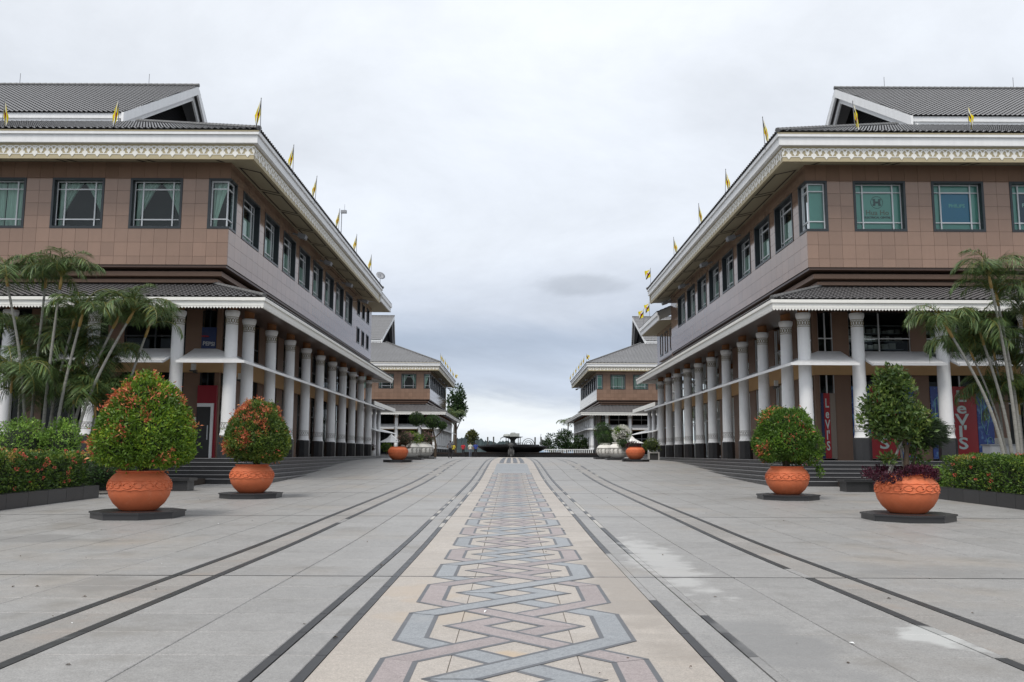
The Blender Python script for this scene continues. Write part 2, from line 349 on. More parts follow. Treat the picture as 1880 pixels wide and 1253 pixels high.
XC = .03; ROW = .9; Y_0 = 4.5
GAP = .006
def slab_mesh(name, wd, dp, mname):
    b = MB(); gp0 = .0022 if mname == 'granite_beige' else GAP; w2, d2 = wd/2-gp0, dp/2-gp0; c = .003 if mname == 'granite_beige' else .006
    o = [(-w2, -d2, -.03), (w2, -d2, -.03), (w2, d2, -.03), (-w2, d2, -.03)]
    k = [(-w2, -d2, -c), (w2, -d2, -c), (w2, d2, -c), (-w2, d2, -c)]; t = [(-w2+c, -d2+c, 0), (w2-c, -d2+c, 0), (w2-c, d2-c, 0), (-w2+c, d2-c, 0)]
    b.v = o+k+t; b.f = [(8, 9, 10, 11)]+[(4+i, 4+(i+1) % 4, 8+(i+1) % 4, 8+i) for i in range(4)]+[(i, (i+1) % 4, 4+(i+1) % 4, 4+i) for i in range(4)]; b.m = [0]*9
    return b.mesh(name, mname)
lanes = []          # (x0, x1, material)
lanes += [(-.5, .5, 'granite_beige'), (.5, 1.49, 'granite_beige')]
lanes += [(1.58, 1.86, 'granite'), (1.945, 2.88, 'granite'), (2.88, 3.815, 'granite'), (3.925, 4.37, 'granite_tan')]
x_ = 4.48
while x_ < 27: lanes.append((x_, x_+.95, 'granite')); x_ += .95
slab_cache = {}
farslabs = {}
def far_add(key, x0, x1, y0, y1):
    b = farslabs.setdefault(key, MB()); c = .005
    gp0 = .002 if key == 'granite_beige' else GAP
    z0, z1 = g(y0), g(y1); x0 += gp0; x1 -= gp0; y0 += gp0; y1 -= gp0
    i = len(b.v); b.v += [(x0, y0, z0-.012), (x1, y0, z0-.012), (x1, y1, z1-.012), (x0, y1, z1-.012), (x0+c, y0+c, z0), (x1-c, y0+c, z0), (x1-c, y1-c, z1), (x0+c, y1-c, z1)]
    for q in ((4, 5, 6, 7), (0, 1, 5, 4), (1, 2, 6, 5), (2, 3, 7, 6), (3, 0, 4, 7)): b.f.append(tuple(i+k for k in q)); b.m.append(0)
for r in range(-2, 120):
    y0 = Y_0+r*ROW; y1 = y0+ROW; yc = (y0+y1)/2
    for (a, b_, mn) in lanes:
        for s in ((1,) if a < 0 else (-1, 1)):
            x0, x1 = (a, b_) if s > 0 else (-b_, -a)
            x0 += XC; x1 += XC; xm = (x0+x1)/2
            if yc > 60 and mn == 'granite_beige': continue
            if 4.9 < yc < 14.6 and abs(xm) < .6*yc+.6:
                key = (round(b_-a, 3), mn)
                if key not in slab_cache: slab_cache[key] = slab_mesh('paving_slab', b_-a, ROW, mn)
                nm = {'granite': 'paving_slab', 'granite_tan': 'tan_slab', 'granite_beige': 'beige_slab'}[mn]
                o = place(nm, slab_cache[key], ground, (xm, yc, g(yc)))
                o.rotation_euler = (random.gauss(0, .0012), random.gauss(0, .0012), 0)
            elif abs(xm) < max(.75*yc+4, 8):
                far_add(mn, x0, x1, y0, y1)
for mn, b in farslabs.items():
    o = b.build('distant_'+{'granite': 'paving', 'granite_tan': 'tan_paving', 'granite_beige': 'beige_paving'}[mn], mn, ground); o['kind'] = 'stuff'
# inlaid black bands
for s in (-1, 1):
    for bi, (a, b_) in enumerate(((1.49, 1.58), (1.86, 1.945), (3.815, 3.925), (4.37, 4.48))):
        bd = MB()
        for r in range(-2, 88):
            y0 = Y_0+r*ROW+GAP; y1 = Y_0+(r+1)*ROW-GAP; yc = (y0+y1)/2
            x0, x1 = (a+.004, b_-.004) if s > 0 else (-b_+.004, -a-.004)
            mi = 0
            if s > 0 and bi == 1 and (9.4 < yc < 14.6 or yc < 7.3): mi = 1
            if s > 0 and bi == 0 and 9.6 < yc < 14.8 and random.random() < .75: mi = 1
            if s > 0 and bi == 2 and 7.4 < yc < 8.3: mi = 1
            if bi in (0, 1) and 19 < yc < 33 and random.random() < .45: mi = 2
            if bi in (2, 3) and 45 < yc < 62 and random.random() < .35: mi = 2
            if random.random() < .03: mi = 1
            z0, z1 = g(y0)+.0015, g(y1)+.0015
            bd.hexa([(x0+XC, y0, z0-.02), (x1+XC, y0, z0-.02), (x1+XC, y1, z1-.02), (x0+XC, y1, z1-.02), (x0+XC, y0, z0), (x1+XC, y0, z0), (x1+XC, y1, z1), (x0+XC, y1, z1)], mi)
        o = bd.build('black_stone_band', ['granite_black', 'granite', 'concrete'], ground); o['kind'] = 'stuff'
for ye in (11.7, 21.6, 31.5, 41.4, 51.3):
    b = MB(); z_ = g(ye)+.0035
    for x0, x1 in ((-27, -1.5), (-1.45, 1.51), (1.56, 27)): b.hexa([(x0, ye-.014, z_-.01), (x1, ye-.014, z_-.01), (x1, ye+.014, z_-.01), (x0, ye+.014, z_-.01), (x0, ye-.014, z_), (x1, ye-.014, z_), (x1, ye+.014, z_), (x0, ye+.014, z_)])
    b.build('expansion_joint', 'granite_dark', ground)
# interlaced ribbons of the centre strip
PER, RY0, HL, AC, HW, TIP = 1.94, 8.41, .576, .90, .155, .45
def ribbon_piece(b, p, q, n0, n1, mi, z):
    # p,q: centreline ends (x,y); n0,n1: mitre offset vectors for half width 1
    def at(e, nv, k): return (e[0]+nv[0]*k, e[1]+nv[1]*k)
    ks = [-HW, -HW+.044, HW-.044, HW]
    A = [at(p, n0, k) for k in ks]; B = [at(q, n1, k) for k in ks]
    for j in range(3):
        pts = [A[j], A[j+1], B[j+1], B[j]]
        b.face([(x, y, g(y)+z) for x, y in pts], mi if j == 1 else 2)
    rim = [A[0], A[3], B[3], B[0]]
    for j in range(4):
        x0, y0 = rim[j]; x1, y1 = rim[(j+1) % 4]
        b.face([(x0, y0, g(y0)-.006), (x1, y1, g(y1)-.006), (x1, y1, g(y1)+z), (x0, y0, g(y0)+z)], 2)
def miter(a, p, b):
    d0 = Vector((p[0]-a[0], p[1]-a[1])).normalized(); d1 = Vector((b[0]-p[0], b[1]-p[1])).normalized()
    n0 = Vector((-d0.y, d0.x)); n1 = Vector((-d1.y, d1.x)); m = (n0+n1).normalized(); return m/max(m.dot(n0), .2)
RM = ['inlay_blue', 'inlay_pink', 'inlay_edge']
farrib = MB()
for par in (0, 1):
    for sg in (-1, 1):
        pts = []
        for k in range(-3, 24):
            yk = RY0+PER*k
            if (k % 2) == par: pts += [(sg*AC, yk-HL), (sg*AC, yk+HL)]
            else: pts.append((-sg*TIP, yk))
        pts = [(x+XC, y) for x, y in pts]
        for i in range(1, len(pts)-2):
            p, q = pts[i], pts[i+1]
            n0 = miter(pts[i-1], p, q); n1 = miter(p, q, pts[i+2])
            vert = abs(p[0]-q[0]) < .01; up = (q[0]-p[0])*sg > 0
            dirn = (q[0] > p[0])
            z = .0027 if vert else {(0, True): .0065, (1, False): .005, (1, True): .0035, (0, False): .002}[(par, dirn)]
            ym = (p[1]+q[1])/2
            if ym > 49: continue
            if ym < 17 and ym > 4.5:
                b = MB(); ribbon_piece(b, p, q, n0, n1, par, z); b.build('ribbon_tile', RM, ground)
            else: ribbon_piece(farrib, p, q, n0, n1, par, z)
o = farrib.build('distant_ribbon_inlay', RM, ground); o['kind'] = 'stuff'
b = MB()
for r in range(13):
    y0 = 47.6+r*ROW
    b.hexa([(XC-1.0, y0, g(y0)-.01), (XC+1.0, y0, g(y0)-.01), (XC+1.0, y0+.88, g(y0+.88)-.01), (XC-1.0, y0+.88, g(y0+.88)-.01), (XC-1.0, y0, g(y0)+.007), (XC+1.0, y0, g(y0)+.007), (XC+1.0, y0+.88, g(y0+.88)+.007), (XC-1.0, y0+.88, g(y0+.88)+.007)], 0)
o = b.build('blue_paving', 'inlay_blue', ground); o['kind'] = 'stuff'
b = MB()
for r in range(46):
    y0 = 60.2+r*ROW; b.hexa([(XC-1.49, y0, g(y0)-.01), (XC+1.49, y0, g(y0)-.01), (XC+1.49, y0+.89, g(y0+.89)-.01), (XC-1.49, y0+.89, g(y0+.89)-.01), (XC-1.49, y0, g(y0)), (XC+1.49, y0, g(y0)), (XC+1.49, y0+.89, g(y0+.89)), (XC-1.49, y0+.89, g(y0+.89))], 0)
o = b.build('pale_paving', 'granite_beige', ground); o['kind'] = 'stuff'
for k, xk in enumerate((-.72, -.24, .24, .72)):
    b = MB()
    for r in range(60):
        y0 = 60.4+r*.5; b.hexa([(xk-.15+XC, y0, g(y0)), (xk+.15+XC, y0, g(y0)), (xk+.15+XC, y0+.42, g(y0+.42)), (xk-.15+XC, y0+.42, g(y0+.42)), (xk-.15+XC, y0, g(y0)+.009), (xk+.15+XC, y0, g(y0)+.009), (xk+.15+XC, y0+.42, g(y0+.42)+.009), (xk-.15+XC, y0+.42, g(y0+.42)+.009)], 0)
    o = b.build('drain_grate', 'granite_dark', ground); o['kind'] = 'stuff'

# ------------------------------------------------------------------ shared building pieces
def tile_roof(mb, A, B, C, D, tile=.30, course=.36, amp=.035, sub=4, m=0):
    A, B, C, D = map(Vector, (A, B, C, D)); e = (B-A).normalized()
    upv = D-A; upv = upv-e*upv.dot(e); slope = upv.length; nrm = e.cross(upv.normalized())
    if nrm.z < 0: nrm = -nrm
    mb.face([tuple(q-nrm*.05) for q in (A, B, C, D)], m)
    n = max(1, int(slope/course)); st = tile/sub
    sD, sC = (D-A).dot(e), (C-A).dot(e); L = (B-A).length
    for j in range(n):
        t0, t1 = j/n, (j+1)/n
        a0, b0 = sD*t0, L+(sC-L)*t0; a1, b1 = sD*t1, L+(sC-L)*t1
        k0 = math.ceil(min(a0, a1)/st); k1 = math.floor(max(b0, b1)/st)
        ss = [min(a0, a1)]+[k*st for k in range(k0, k1+1)]+[max(b0, b1)]
        base = len(mb.v)
        for s_ in ss:
            h = amp*math.cos(2*math.pi*s_/tile)
            for t, lo, hi, lift in ((t0, a0, b0, .035), (t1, a1, b1, -.004)):
                q = min(max(s_, lo), hi); p = A+e*q+upv*t+nrm*(h+lift)
                mb.v.append((p.x, p.y, p.z))
        for i in range(len(ss)-1):
            o = base+2*i; mb.f.append((o, o+2, o+3, o+1)); mb.m.append(m)
def cap_line(mb, P, Q, r=.11, step=.42, m=0):
    P, Q = Vector(P), Vector(Q); n = max(1, int((Q-P).length/step)); d = (Q-P)/n
    for k in range(n):
        a = P+d*k-d*.08; b_ = P+d*(k+1); mb.tube([a, b_], [r*1.08, r*.9], 6, m)
def zigzag_band(mb, r, z0, z1, n, wd=.03, dz=.012, m=0, c=(0, 0)):
    """scroll-like carved band: two crossing waves raised on a cylinder"""
    for ph in (0, math.pi):
        pts = []
        K = n*6
        for k in range(K+1):
            a = 2*math.pi*k/K; zz = (z0+z1)/2+(z1-z0)*.36*math.sin(n*a+ph)
            pts.append((c[0]+(r+dz*.3)*math.cos(a), c[1]+(r+dz*.3)*math.sin(a), zz))
        mb.tube(pts, wd*.5, 4, m, cap=False)
    for zz in (z0, z1):
        mb.lathe([(r, zz-.012), (r+dz, zz-.012), (r+dz, zz+.012), (r, zz+.012)], (c[0], c[1], 0), 20, m, cap=False)
    for k in range(n):
        a = 2*math.pi*(k+.5)/n; x, y = c[0]+(r+.004)*math.cos(a), c[1]+(r+.004)*math.sin(a)
        mb.box(x-.022, x+.022, y-.022, y+.022, (z0+z1)/2-.03, (z0+z1)/2+.03, m)
# column, base at platform level (local z 0), top of capital 6.73
b = MB(); b.lathe([(.345, 1.05), (.335, 1.10), (.315, 1.18), (.305, 1.30), (.300, 2.2), (.285, 4.0), (.272, 6.05), (.275, 6.42), (.30, 6.50), (.325, 6.56), (.335, 6.60), (.335, 6.68), (.325, 6.73)], n=22)
ME_SHAFT = b.mesh('column', 'white_col'); smooth_by_angle(ME_SHAFT, 35)
b = MB(); b.lathe([(.40, 0), (.40, 1.0), (.36, 1.052)], n=8, a0=math.pi/8); ME_PLINTH = b.mesh('plinth', 'granite_dark')
b = MB(); zigzag_band(b, .272, 6.10, 6.42, 7, .030, .014); ME_BANDT = b.mesh('carved_band', 'cream')
b = MB(); zigzag_band(b, .305, 1.34, 1.62, 7, .026, .012); ME_BANDB = b.mesh('carved_band', 'urn_relief')
MATS['cream_dark'] = mat('cream_dark', (.22, .185, .11), .7, .3)
ME_BANDT.materials[0] = MATS['cream_dark']
b = MB(); b.lathe([(.24, 6.73), (.24, 7.45)], n=14); ME_STUB = b.mesh('column_stub', 'stub')
def column(parent, loc):
    c = place('column', ME_SHAFT, parent, loc)
    place('plinth', ME_PLINTH, c); place('carved_band', ME_BANDT, c); place('carved_band', ME_BANDB, c); place('column_stub', ME_STUB, c)
    return c
# eave fretwork unit: 0.595 wide, hangs from z=0 to -0.56, faces -y
def fret_unit():
    b = MB(); W = .595
    def arc(cx, cz, r, a0, a1, wd, n=7):
        for k in range(n):
            t0 = R(a0+(a1-a0)*k/n); t1 = R(a0+(a1-a0)*(k+1)/n)
            p = [(cx+(r-wd)*math.cos(t0), cz+(r-wd)*math.sin(t0)), (cx+r*math.cos(t0), cz+r*math.sin(t0)), (cx+r*math.cos(t1), cz+r*math.sin(t1)), (cx+(r-wd)*math.cos(t1), cz+(r-wd)*math.sin(t1))]
            b.prism(p, -.012, .0, 0, 'y')
    arc(0, -.34, .33, 0, 180, .062); arc(W/2, -.34, .33, 90, 180, .062); arc(-W/2, -.34, .33, 0, 90, .062)
    b.prism([(0, -.57), (.10, -.44), (.145, -.40), (.10, -.30), (0, -.26), (-.10, -.30), (-.145, -.40), (-.10, -.44)], -.016, .0, 0, 'y')
    b.prism([(0, -.20), (.06, -.14), (0, -.06), (-.06, -.14)], -.014, .0, 0, 'y')
    for s in (-1, 1): b.prism([(s*W/2, -.42), (s*W/2-s*.10, -.26), (s*W/2-s*.07, -.18), (s*W/2, -.24)], -.014, .0, 0, 'y')
    b.prism([(-W/2, -.445), (W/2, -.445), (W/2, -.405), (-W/2, -.405)], -.010, .0, 0, 'y')
    return b
FRET = fret_unit(); ME_FRET = FRET.mesh('fretwork_unit', 'cream_white') if 'cream_white' in MATS else None
mat('cream_white', (.80, .79, .75), .55, .3, .03, [(4, .06)])
ME_FRET = FRET.mesh('fretwork_unit', 'cream_white')
# window parts, built facing -y, origin at bottom left of the opening, recessed
def window_meshes(W, H, film=None):
    fr = MB(); t = .11; d0, d1 = -.03, .42
    fr.box(-t*.0, t, d0, d1, 0, H); fr.box(W-t, W, d0, d1, 0, H); fr.box(t, W-t, d0, d1, H-t, H); fr.box(t, W-t, d0, d1, 0, t)
    pn = MB(); pn.face([(t, .322, t), (W-t, .322, t), (W-t, .322, H-t), (t, .322, H-t)])
    br = MB(); w_ = .045
    x1, x2 = W*.21, W*.79; z1, z2 = H*.20, H*.80
    for x in (t+.02, W-t-.02): br.box(x-.02, x+.02, .27, .31, t, H-t)
    for x in (x1, x2): br.box(x-w_*.7, x+w_*.7, .25, .31, t, H-t)
    for z in (z1, z2):
        br.box(t, x1-w_*.7, .265, .309, z-w_*.5, z+w_*.5); br.box(x1+w_*.7, x2-w_*.7, .255, .309, z-w_*.75, z+w_*.75); br.box(x2+w_*.7, W-t, .265, .309, z-w_*.5, z+w_*.5)
    br.box(t, W-t, .272, .308, H-t-.04, H-t)
    return fr.mesh('window', 'slate'), pn.mesh('pane', 'glass'), br.mesh('glazing_bar', 'bar')
def curtain_mesh(W, H, style):
    b = MB(); nu, nv = 26, 12
    for s in (0, 1):
        base = len(b.v)
        for j in range(nv+1):
            v = j/nv
            inner = W*.49 if style == 'closed' else (W*.49-(W*.37)*min(1, v*1.35)**.8)
            for i in range(nu+1):
                u = i/nu; x = .12+(inner-.12)*u; y = .55+.05*math.sin(u*nu*1.25+s)+.03*math.sin(7*u+3*v)
                b.v.append((x if s == 0 else W-x, y, H-.1-v*(H-.2)))
        for j in range(nv):
            for i in range(nu):
                a = base+j*(nu+1)+i; b.f.append((a, a+1, a+nu+2, a+nu+1)); b.m.append(0)
    return b.mesh('curtain', 'curtain', True)
WFW, WH = 2.56, 2.53
ME_WF = window_meshes(WFW, WH); ME_WS = window_meshes(3.0, WH); ME_WSM = window_meshes(1.35, 1.45)
ME_CUR_OPEN = curtain_mesh(WFW, WH, 'open'); ME_CUR_CLOSED = curtain_mesh(WFW, WH, 'closed'); ME_CUR_S = curtain_mesh(3.0, WH, 'closed')
b = MB(); b.box(.12, WFW-.12, .37, .39, .12, WH-.12); ME_FILM = b.mesh('window_film', 'film')
b = MB(); b.box(WFW*.22, WFW*.78, .35, .362, WH*.21, WH*.79); ME_FILM_BLUE = b.mesh('poster', 'film_blue'); ME_FILM_NAVY = b.mesh('poster', 'film_navy'); ME_FILM_PALE = b.mesh('poster', 'film')
def blind_mesh(W):      # half-drawn pale blind seen in the side windows
    b = MB(); b.box(.13, W-.13, .44, .46, .15, WH*.62); return b.mesh('blind', 'curtain')
ME_BLIND = blind_mesh(3.0)
b = MB(); b.box(-.30, .30, -.42, .05, -.13, .13); b.box(-.05, .05, .0, .45, -.05, .05); b.box(-.27, .27, -.44, -.42, -.10, .10)
ME_FLOOD = b.mesh('floodlight', 'flood_grey')

WALLX, WALLY = 14.11, 41.5
Z_ROWS = [10.62, 11.04, 11.73, 12.42, 13.05, 13.68, 14.31, 14.95, 15.80]

def wall_rects(a0, a1, z0, z1, openings):
    """split a wall rectangle around openings [(a,b,z0,z1)] into solid rectangles"""
    openings = [(max(o[0], a0), min(o[1], a1), o[2], o[3]) for o in openings if o[1] > a0 and o[0] < a1]
    ed = sorted({a0, a1, *[o[0] for o in openings], *[o[1] for o in openings]}); out_ = []
    for p, q in zip(ed[:-1], ed[1:]):
        if q-p < 1e-4: continue
        c = (p+q)/2; hs = sorted([(o[2], o[3]) for o in openings if o[0] < c < o[1]]); z = z0
        for h0, h1 in hs:
            if h0 > z: out_.append((p, q, z, h0))
            z = h1
        if z < z1: out_.append((p, q, z, z1))
    return out_

def building(s, cx, dy, near, label, xmax=44.0):
    """s=-1 left of the axis, +1 right. Coordinates: x' = distance from the axis, y as measured for the near pair."""
    ox, oy, oz = s*13.11, 39.6, 1.31
    xf = lambda p: (s*p[0]-ox, p[1]-oy, p[2]-oz)
    root = empty('colonnaded_building', (cx+ox, oy+dy, oz)); tag(root, label, 'building', 'matching buildings along the plaza')
    def B(): return MB(xf)
    TILE = .30 if near else .60
    SUB = 4 if near else 3
    yend = 79.5
    # --- platform and steps
    b = B(); b.box(12.30, xmax, 38.8, 88, -.6, 1.31); platform = b.build('platform', 'granite_dark', root)
    for i in range(1, 6 if near else 2):
        b = B(); x = 12.30-.32*i; y = 38.8-.32*i; z = 1.31-.17*i
        b.box(x, xmax, y, y+.32, -.6, z); b.box(x, x+.32, y+.32, 84, -.6, z)
        b.box(x-.02, xmax, y-.02, y+.05, z+.001, z+.03, 1); b.box(x-.02, x+.05, y+.05, 84, z+.001, z+.03, 1)
        b.build('step', ['granite_dark', 'nosing_highlight'], platform)  # edge strips carry the painted highlight
    b = B(); b.box(12.28, xmax, 38.78, 38.86, 1.312, 1.34); b.box(12.28, 12.36, 38.86, 84, 1.312, 1.34); b.build('nosing_highlight', 'nosing_highlight', platform)  # platform edge gets the same painted highlight strip
    # --- columns
    fx = [13.11, 15.57]+[15.57+3.86*k for k in range(1, 5)]
    for x in fx: column(root, xf((x, 39.6, 1.31)))
    for k in range(10): column(root, xf((13.11, 42.17+4*k, 1.31)))
    # --- set-back shop walls: brown piers, glazing, interior
    SX, SY = 14.7, 42.9
    wl = B()
    piers_f = [(SX, SX+.22)]+[(15.66+3.86*k, 16.45+3.86*k) for k in range(0, 7)]
    piers_s = [(SY, SY+.25)]+[(SY+2.6+4*k, SY+3.9+4*k) for k in range(0, 10)]
    for a, c in piers_f: wl.box(a, c, SY, SY+.35, 1.312, 8.7)
    for a, c in piers_s: wl.box(SX, SX+.35, max(a, SY+.352), c, 1.312, 8.7)
    shop = wl.build('shop_wall', 'brown_matte', root)
    gl = B(); mb2 = B()
    for (a, c), (a2, c2) in zip(piers_f[:-1], piers_f[1:]):
        for z0, z1 in ((1.4, 5.5), (6.35, 8.6)):
            gl.face([(c, SY+.13, z0), (a2, SY+.13, z0), (a2, SY+.13, z1), (c, SY+.13, z1)])
            n = 2
            for k in range(n+1):
                x = c+(a2-c)*k/n; mb2.box(x-.03, x+.03, SY+.06, SY+.118, z0, z1)
            mb2.box(c, a2, SY+.055, SY+.117, z0, z0+.09); zz = z0+(2.7 if z0 < 2 else .95); mb2.box(c, a2, SY+.055, SY+.117, zz, zz+.06)
    for (a, c), (a2, c2) in zip(piers_s[:-1], piers_s[1:]):
        for z0, z1 in ((1.4, 5.5), (6.35, 8.6)):
            gl.face([(SX+.13, c, z0), (SX+.13, a2, z0), (SX+.13, a2, z1), (SX+.13, c, z1)])
            for k in range(3):
                y = c+(a2-c)*k/2; mb2.box(SX+.06, SX+.118, y-.03, y+.03, z0, z1)
            mb2.box(SX+.055, SX+.117, c, a2, z0, z0+.09); zz = z0+(2.7 if z0 < 2 else .95); mb2.box(SX+.055, SX+.117, c, a2, zz, zz+.06)
    gl.build('shop_glass', 'glass_shop', shop); mb2.build('shop_mullion', 'bar' if s > 0 else 'slate', shop)
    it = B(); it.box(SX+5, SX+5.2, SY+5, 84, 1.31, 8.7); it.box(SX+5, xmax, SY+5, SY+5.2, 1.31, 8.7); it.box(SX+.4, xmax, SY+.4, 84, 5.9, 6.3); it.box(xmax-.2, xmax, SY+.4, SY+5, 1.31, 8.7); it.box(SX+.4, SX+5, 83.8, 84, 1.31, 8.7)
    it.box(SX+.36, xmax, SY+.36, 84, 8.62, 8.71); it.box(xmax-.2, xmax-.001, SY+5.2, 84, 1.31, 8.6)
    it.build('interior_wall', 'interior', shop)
    # --- tan beam band between the storeys
    b = B(); b.box(SX-.15, xmax, SY-.15, SY-.002, 5.5, 6.35); b.box(SX-.15, SX-.002, SY-.002, 82, 5.5, 6.35); b.build('beam', 'tan_beam', root)
    # --- awnings
    def awning(x0, x1):
        b = B(); t = .05
        P = lambda x, y, z: (x, y, z)
        b.hexa([P(x0, 38.72, 5.60), P(x1, 38.72, 5.60), P(x1, 40.9, 6.40), P(x0, 40.9, 6.40), P(x0, 38.72, 5.60+t), P(x1, 38.72, 5.60+t), P(x1, 40.9, 6.40+t), P(x0, 40.9, 6.40+t)])
        a = b.build('awning', 'white', root)
        b = B(); b.box(x0, x1, 38.66, 38.715, 5.56, 5.68)
        for x in (x0, x1-.06): b.hexa([P(x, 38.72, 5.54), P(x+.06, 38.72, 5.54), P(x+.06, 40.9, 6.34), P(x, 40.9, 6.34), P(x, 38.72, 5.598), P(x+.06, 38.72, 5.598), P(x+.06, 40.9, 6.398), P(x, 40.9, 6.398)])
        b.build('awning_rail', 'steelgrey', a)
    for a, c in zip(fx[1:-1], fx[2:]): awning(a+.27, c-.27)
    b = B(); b.hexa([(12.25, 38.72, 5.60), (15.25, 38.72, 5.60), (15.25, 40.9, 6.40), (14.2, 40.9, 6.40), (12.25, 38.72, 5.65), (15.25, 38.72, 5.65), (15.25, 40.9, 6.45), (14.2, 40.9, 6.45)])
    b.face([(12.25, 38.72, 5.60), (14.2, 40.9, 6.40), (14.2, 82, 6.40), (12.25, 82, 5.60)]); b.face([(12.25, 38.72, 5.65), (14.2, 40.9, 6.45), (14.2, 82, 6.45), (12.25, 82, 5.65)])
    a = b.build('awning', 'white', root)
    b = B(); b.box(12.19, 15.25, 38.66, 38.715, 5.56, 5.68); b.box(12.19, 12.245, 38.716, 82, 5.56, 5.68); b.build('awning_rail', 'white', a)
    # --- lower eave: soffit, fascia, scallops, tiles
    EX, EY = 11.15, 37.7
    b = B()
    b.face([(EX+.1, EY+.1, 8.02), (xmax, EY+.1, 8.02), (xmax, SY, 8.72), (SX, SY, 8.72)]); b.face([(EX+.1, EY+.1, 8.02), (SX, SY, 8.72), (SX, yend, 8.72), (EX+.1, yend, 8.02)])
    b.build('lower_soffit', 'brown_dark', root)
    b = B(); b.box(EX, xmax, EY, EY+.09, 7.98, 8.30); b.box(EX, EX+.09, EY+.09, yend, 7.98, 8.30)
    b.box(EX-.07, xmax, EY-.07, EY-.002, 8.20, 8.34); b.box(EX-.07, EX-.002, EY-.002, yend, 8.20, 8.34); b.box(EX, EX+4.2, yend, yend+.09, 7.98, 8.30)
    fas = b.build('lower_fascia', 'cream_white', root)
    b = B(); st = .14 if near else .28
    k = 0
    while EX+k*st < xmax-st:
        x = EX+k*st; b.prism([(x+.005, 7.985), (x+.005, 7.93), (x+st/2, 7.86), (x+st-.005, 7.93), (x+st-.005, 7.985)], EY+.01, EY+.05, 0, 'y'); k += 1
    k = 0
    while EY+.1+k*st < yend-st:
        y = EY+.1+k*st; b.prism([(y+.005, 7.985), (y+.005, 7.93), (y+st/2, 7.86), (y+st-.005, 7.93), (y+st-.005, 7.985)], EX+.01, EX+.05, 0, 'x'); k += 1
    o = b.build('scallop_trim', 'cream_white', fas); o['kind'] = 'stuff'
    b = B(); TX, TY, TZ = 15.1, 42.5, 9.85
    tile_roof(b, (EX-.06, EY-.06, 8.38), (xmax, EY-.06, 8.38), (xmax, TY, TZ), (TX, TY, TZ), TILE, .36 if near else .7, .035, SUB)
    tile_roof(b, (EX-.06, EY-.06, 8.38), (EX-.06, yend, 8.38), (TX, yend, TZ), (TX, TY, TZ), TILE, .36 if near else .7, .035, SUB)
    lr = b.build('lower_roof', 'roof_tile_low', root); lr['kind'] = 'stuff'
    b = B(); cap_line(b, (EX, EY, 8.45), (TX, TY, TZ+.06), .10); b.build('hip_ridge', 'ridge', lr)
    # --- recess and stepped cornice under the main wall
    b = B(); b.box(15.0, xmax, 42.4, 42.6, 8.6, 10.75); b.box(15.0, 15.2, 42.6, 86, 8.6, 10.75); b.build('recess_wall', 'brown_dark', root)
    for i, (o_, z0, z1) in enumerate(((.22, 10.36, 10.48), (.36, 10.14, 10.36), (.52, 10.02, 10.12), (.62, 9.86, 10.02))):
        if i in (0, 2): continue
        b = B(); b.box(WALLX+o_, xmax, WALLY+o_, 42.39, z0, z1); b.box(WALLX+o_, 14.99, 42.39, 85 if s < 0 else 78, z0, z1); b.build('cornice_step', 'brown_matte', root)
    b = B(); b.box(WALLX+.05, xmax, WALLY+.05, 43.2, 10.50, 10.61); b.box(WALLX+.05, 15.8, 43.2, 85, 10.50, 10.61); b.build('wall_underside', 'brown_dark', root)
    # --- main upper wall
    nfw = int((xmax-16.45)/3.84)
    fw = [(16.45+3.84*k, 16.45+3.84*k+WFW) for k in range(nfw)]
    sw = [(43.53+4*k, 43.53+4*k+3.0) for k in range(8)]
    ZB, ZT = 12.42, 14.95
    cw_x, cw_y = 15.17, 42.55
    smx = [(77.0+2.55*k, 77.0+2.55*k+1.35) for k in range(3)]
    of = [(a, c, ZB, ZT) for a, c in fw]+[(WALLX-.01, cw_x, ZB, ZT)]
    os_ = [(a, c, ZB, ZT) for a, c in sw]+[(WALLY-.01, cw_y, ZB, ZT)]+[(a, c, z, z+1.45) for a, c in smx for z in (11.35, 13.85)]
    YW = 85.0 if (near and s < 0) else 77.8
    if YW < 80: os_ = [o for o in os_ if o[2] == ZB]; smx = []
    wb = B(); th = .30
    for p, q, z0, z1 in wall_rects(WALLX+.03, xmax, 10.62, 15.80, of): wb.box(p, q, WALLY+.025, WALLY+th, z0, z1)
    for p, q, z0, z1 in wall_rects(WALLY+th+.002, YW, 10.62, 15.80, os_): wb.box(WALLX+.025, WALLX+th, p, q, z0, z1)
    wall = wb.build('wall', 'wall_joint', root)
    # cladding panels
    cols = [WALLX, (WALLX+cw_x)/2, cw_x]
    x = cw_x
    while x < xmax-.7: x += .64; cols.append(x)
    far_p = B(); pc = {}
    gp = .0055
    def panel(p, q, z0, z1, face, single):
        if face == 'f': bx = (p+gp, q-gp, WALLY, WALLY+.024, z0+gp, z1-gp)
        else: bx = (WALLX, WALLX+.024, p+gp, q-gp, z0+gp, z1-gp)
        if not single: far_p.box(*bx); return
        key = (round(q-p, 2), round(z1-z0, 2), face)
        if key not in pc:
            m_ = MB(); hw, hh = (bx[1]-bx[0])/2 if face == 'f' else (bx[3]-bx[2])/2, (z1-z0)/2-gp
            if face == 'f': m_.box(-hw, hw, 0, .024, -hh, hh)
            else: m_.box(min(0, s*.024), max(0, s*.024), -hw, hw, -hh, hh)
            pc[key] = m_.mesh('cladding_panel', 'brown')
        c0 = ((bx[0]+bx[1])/2, WALLY, (z0+z1)/2) if face == 'f' else (WALLX, (bx[2]+bx[3])/2, (z0+z1)/2)
        place('cladding_panel', pc[key], wall, xf(c0))
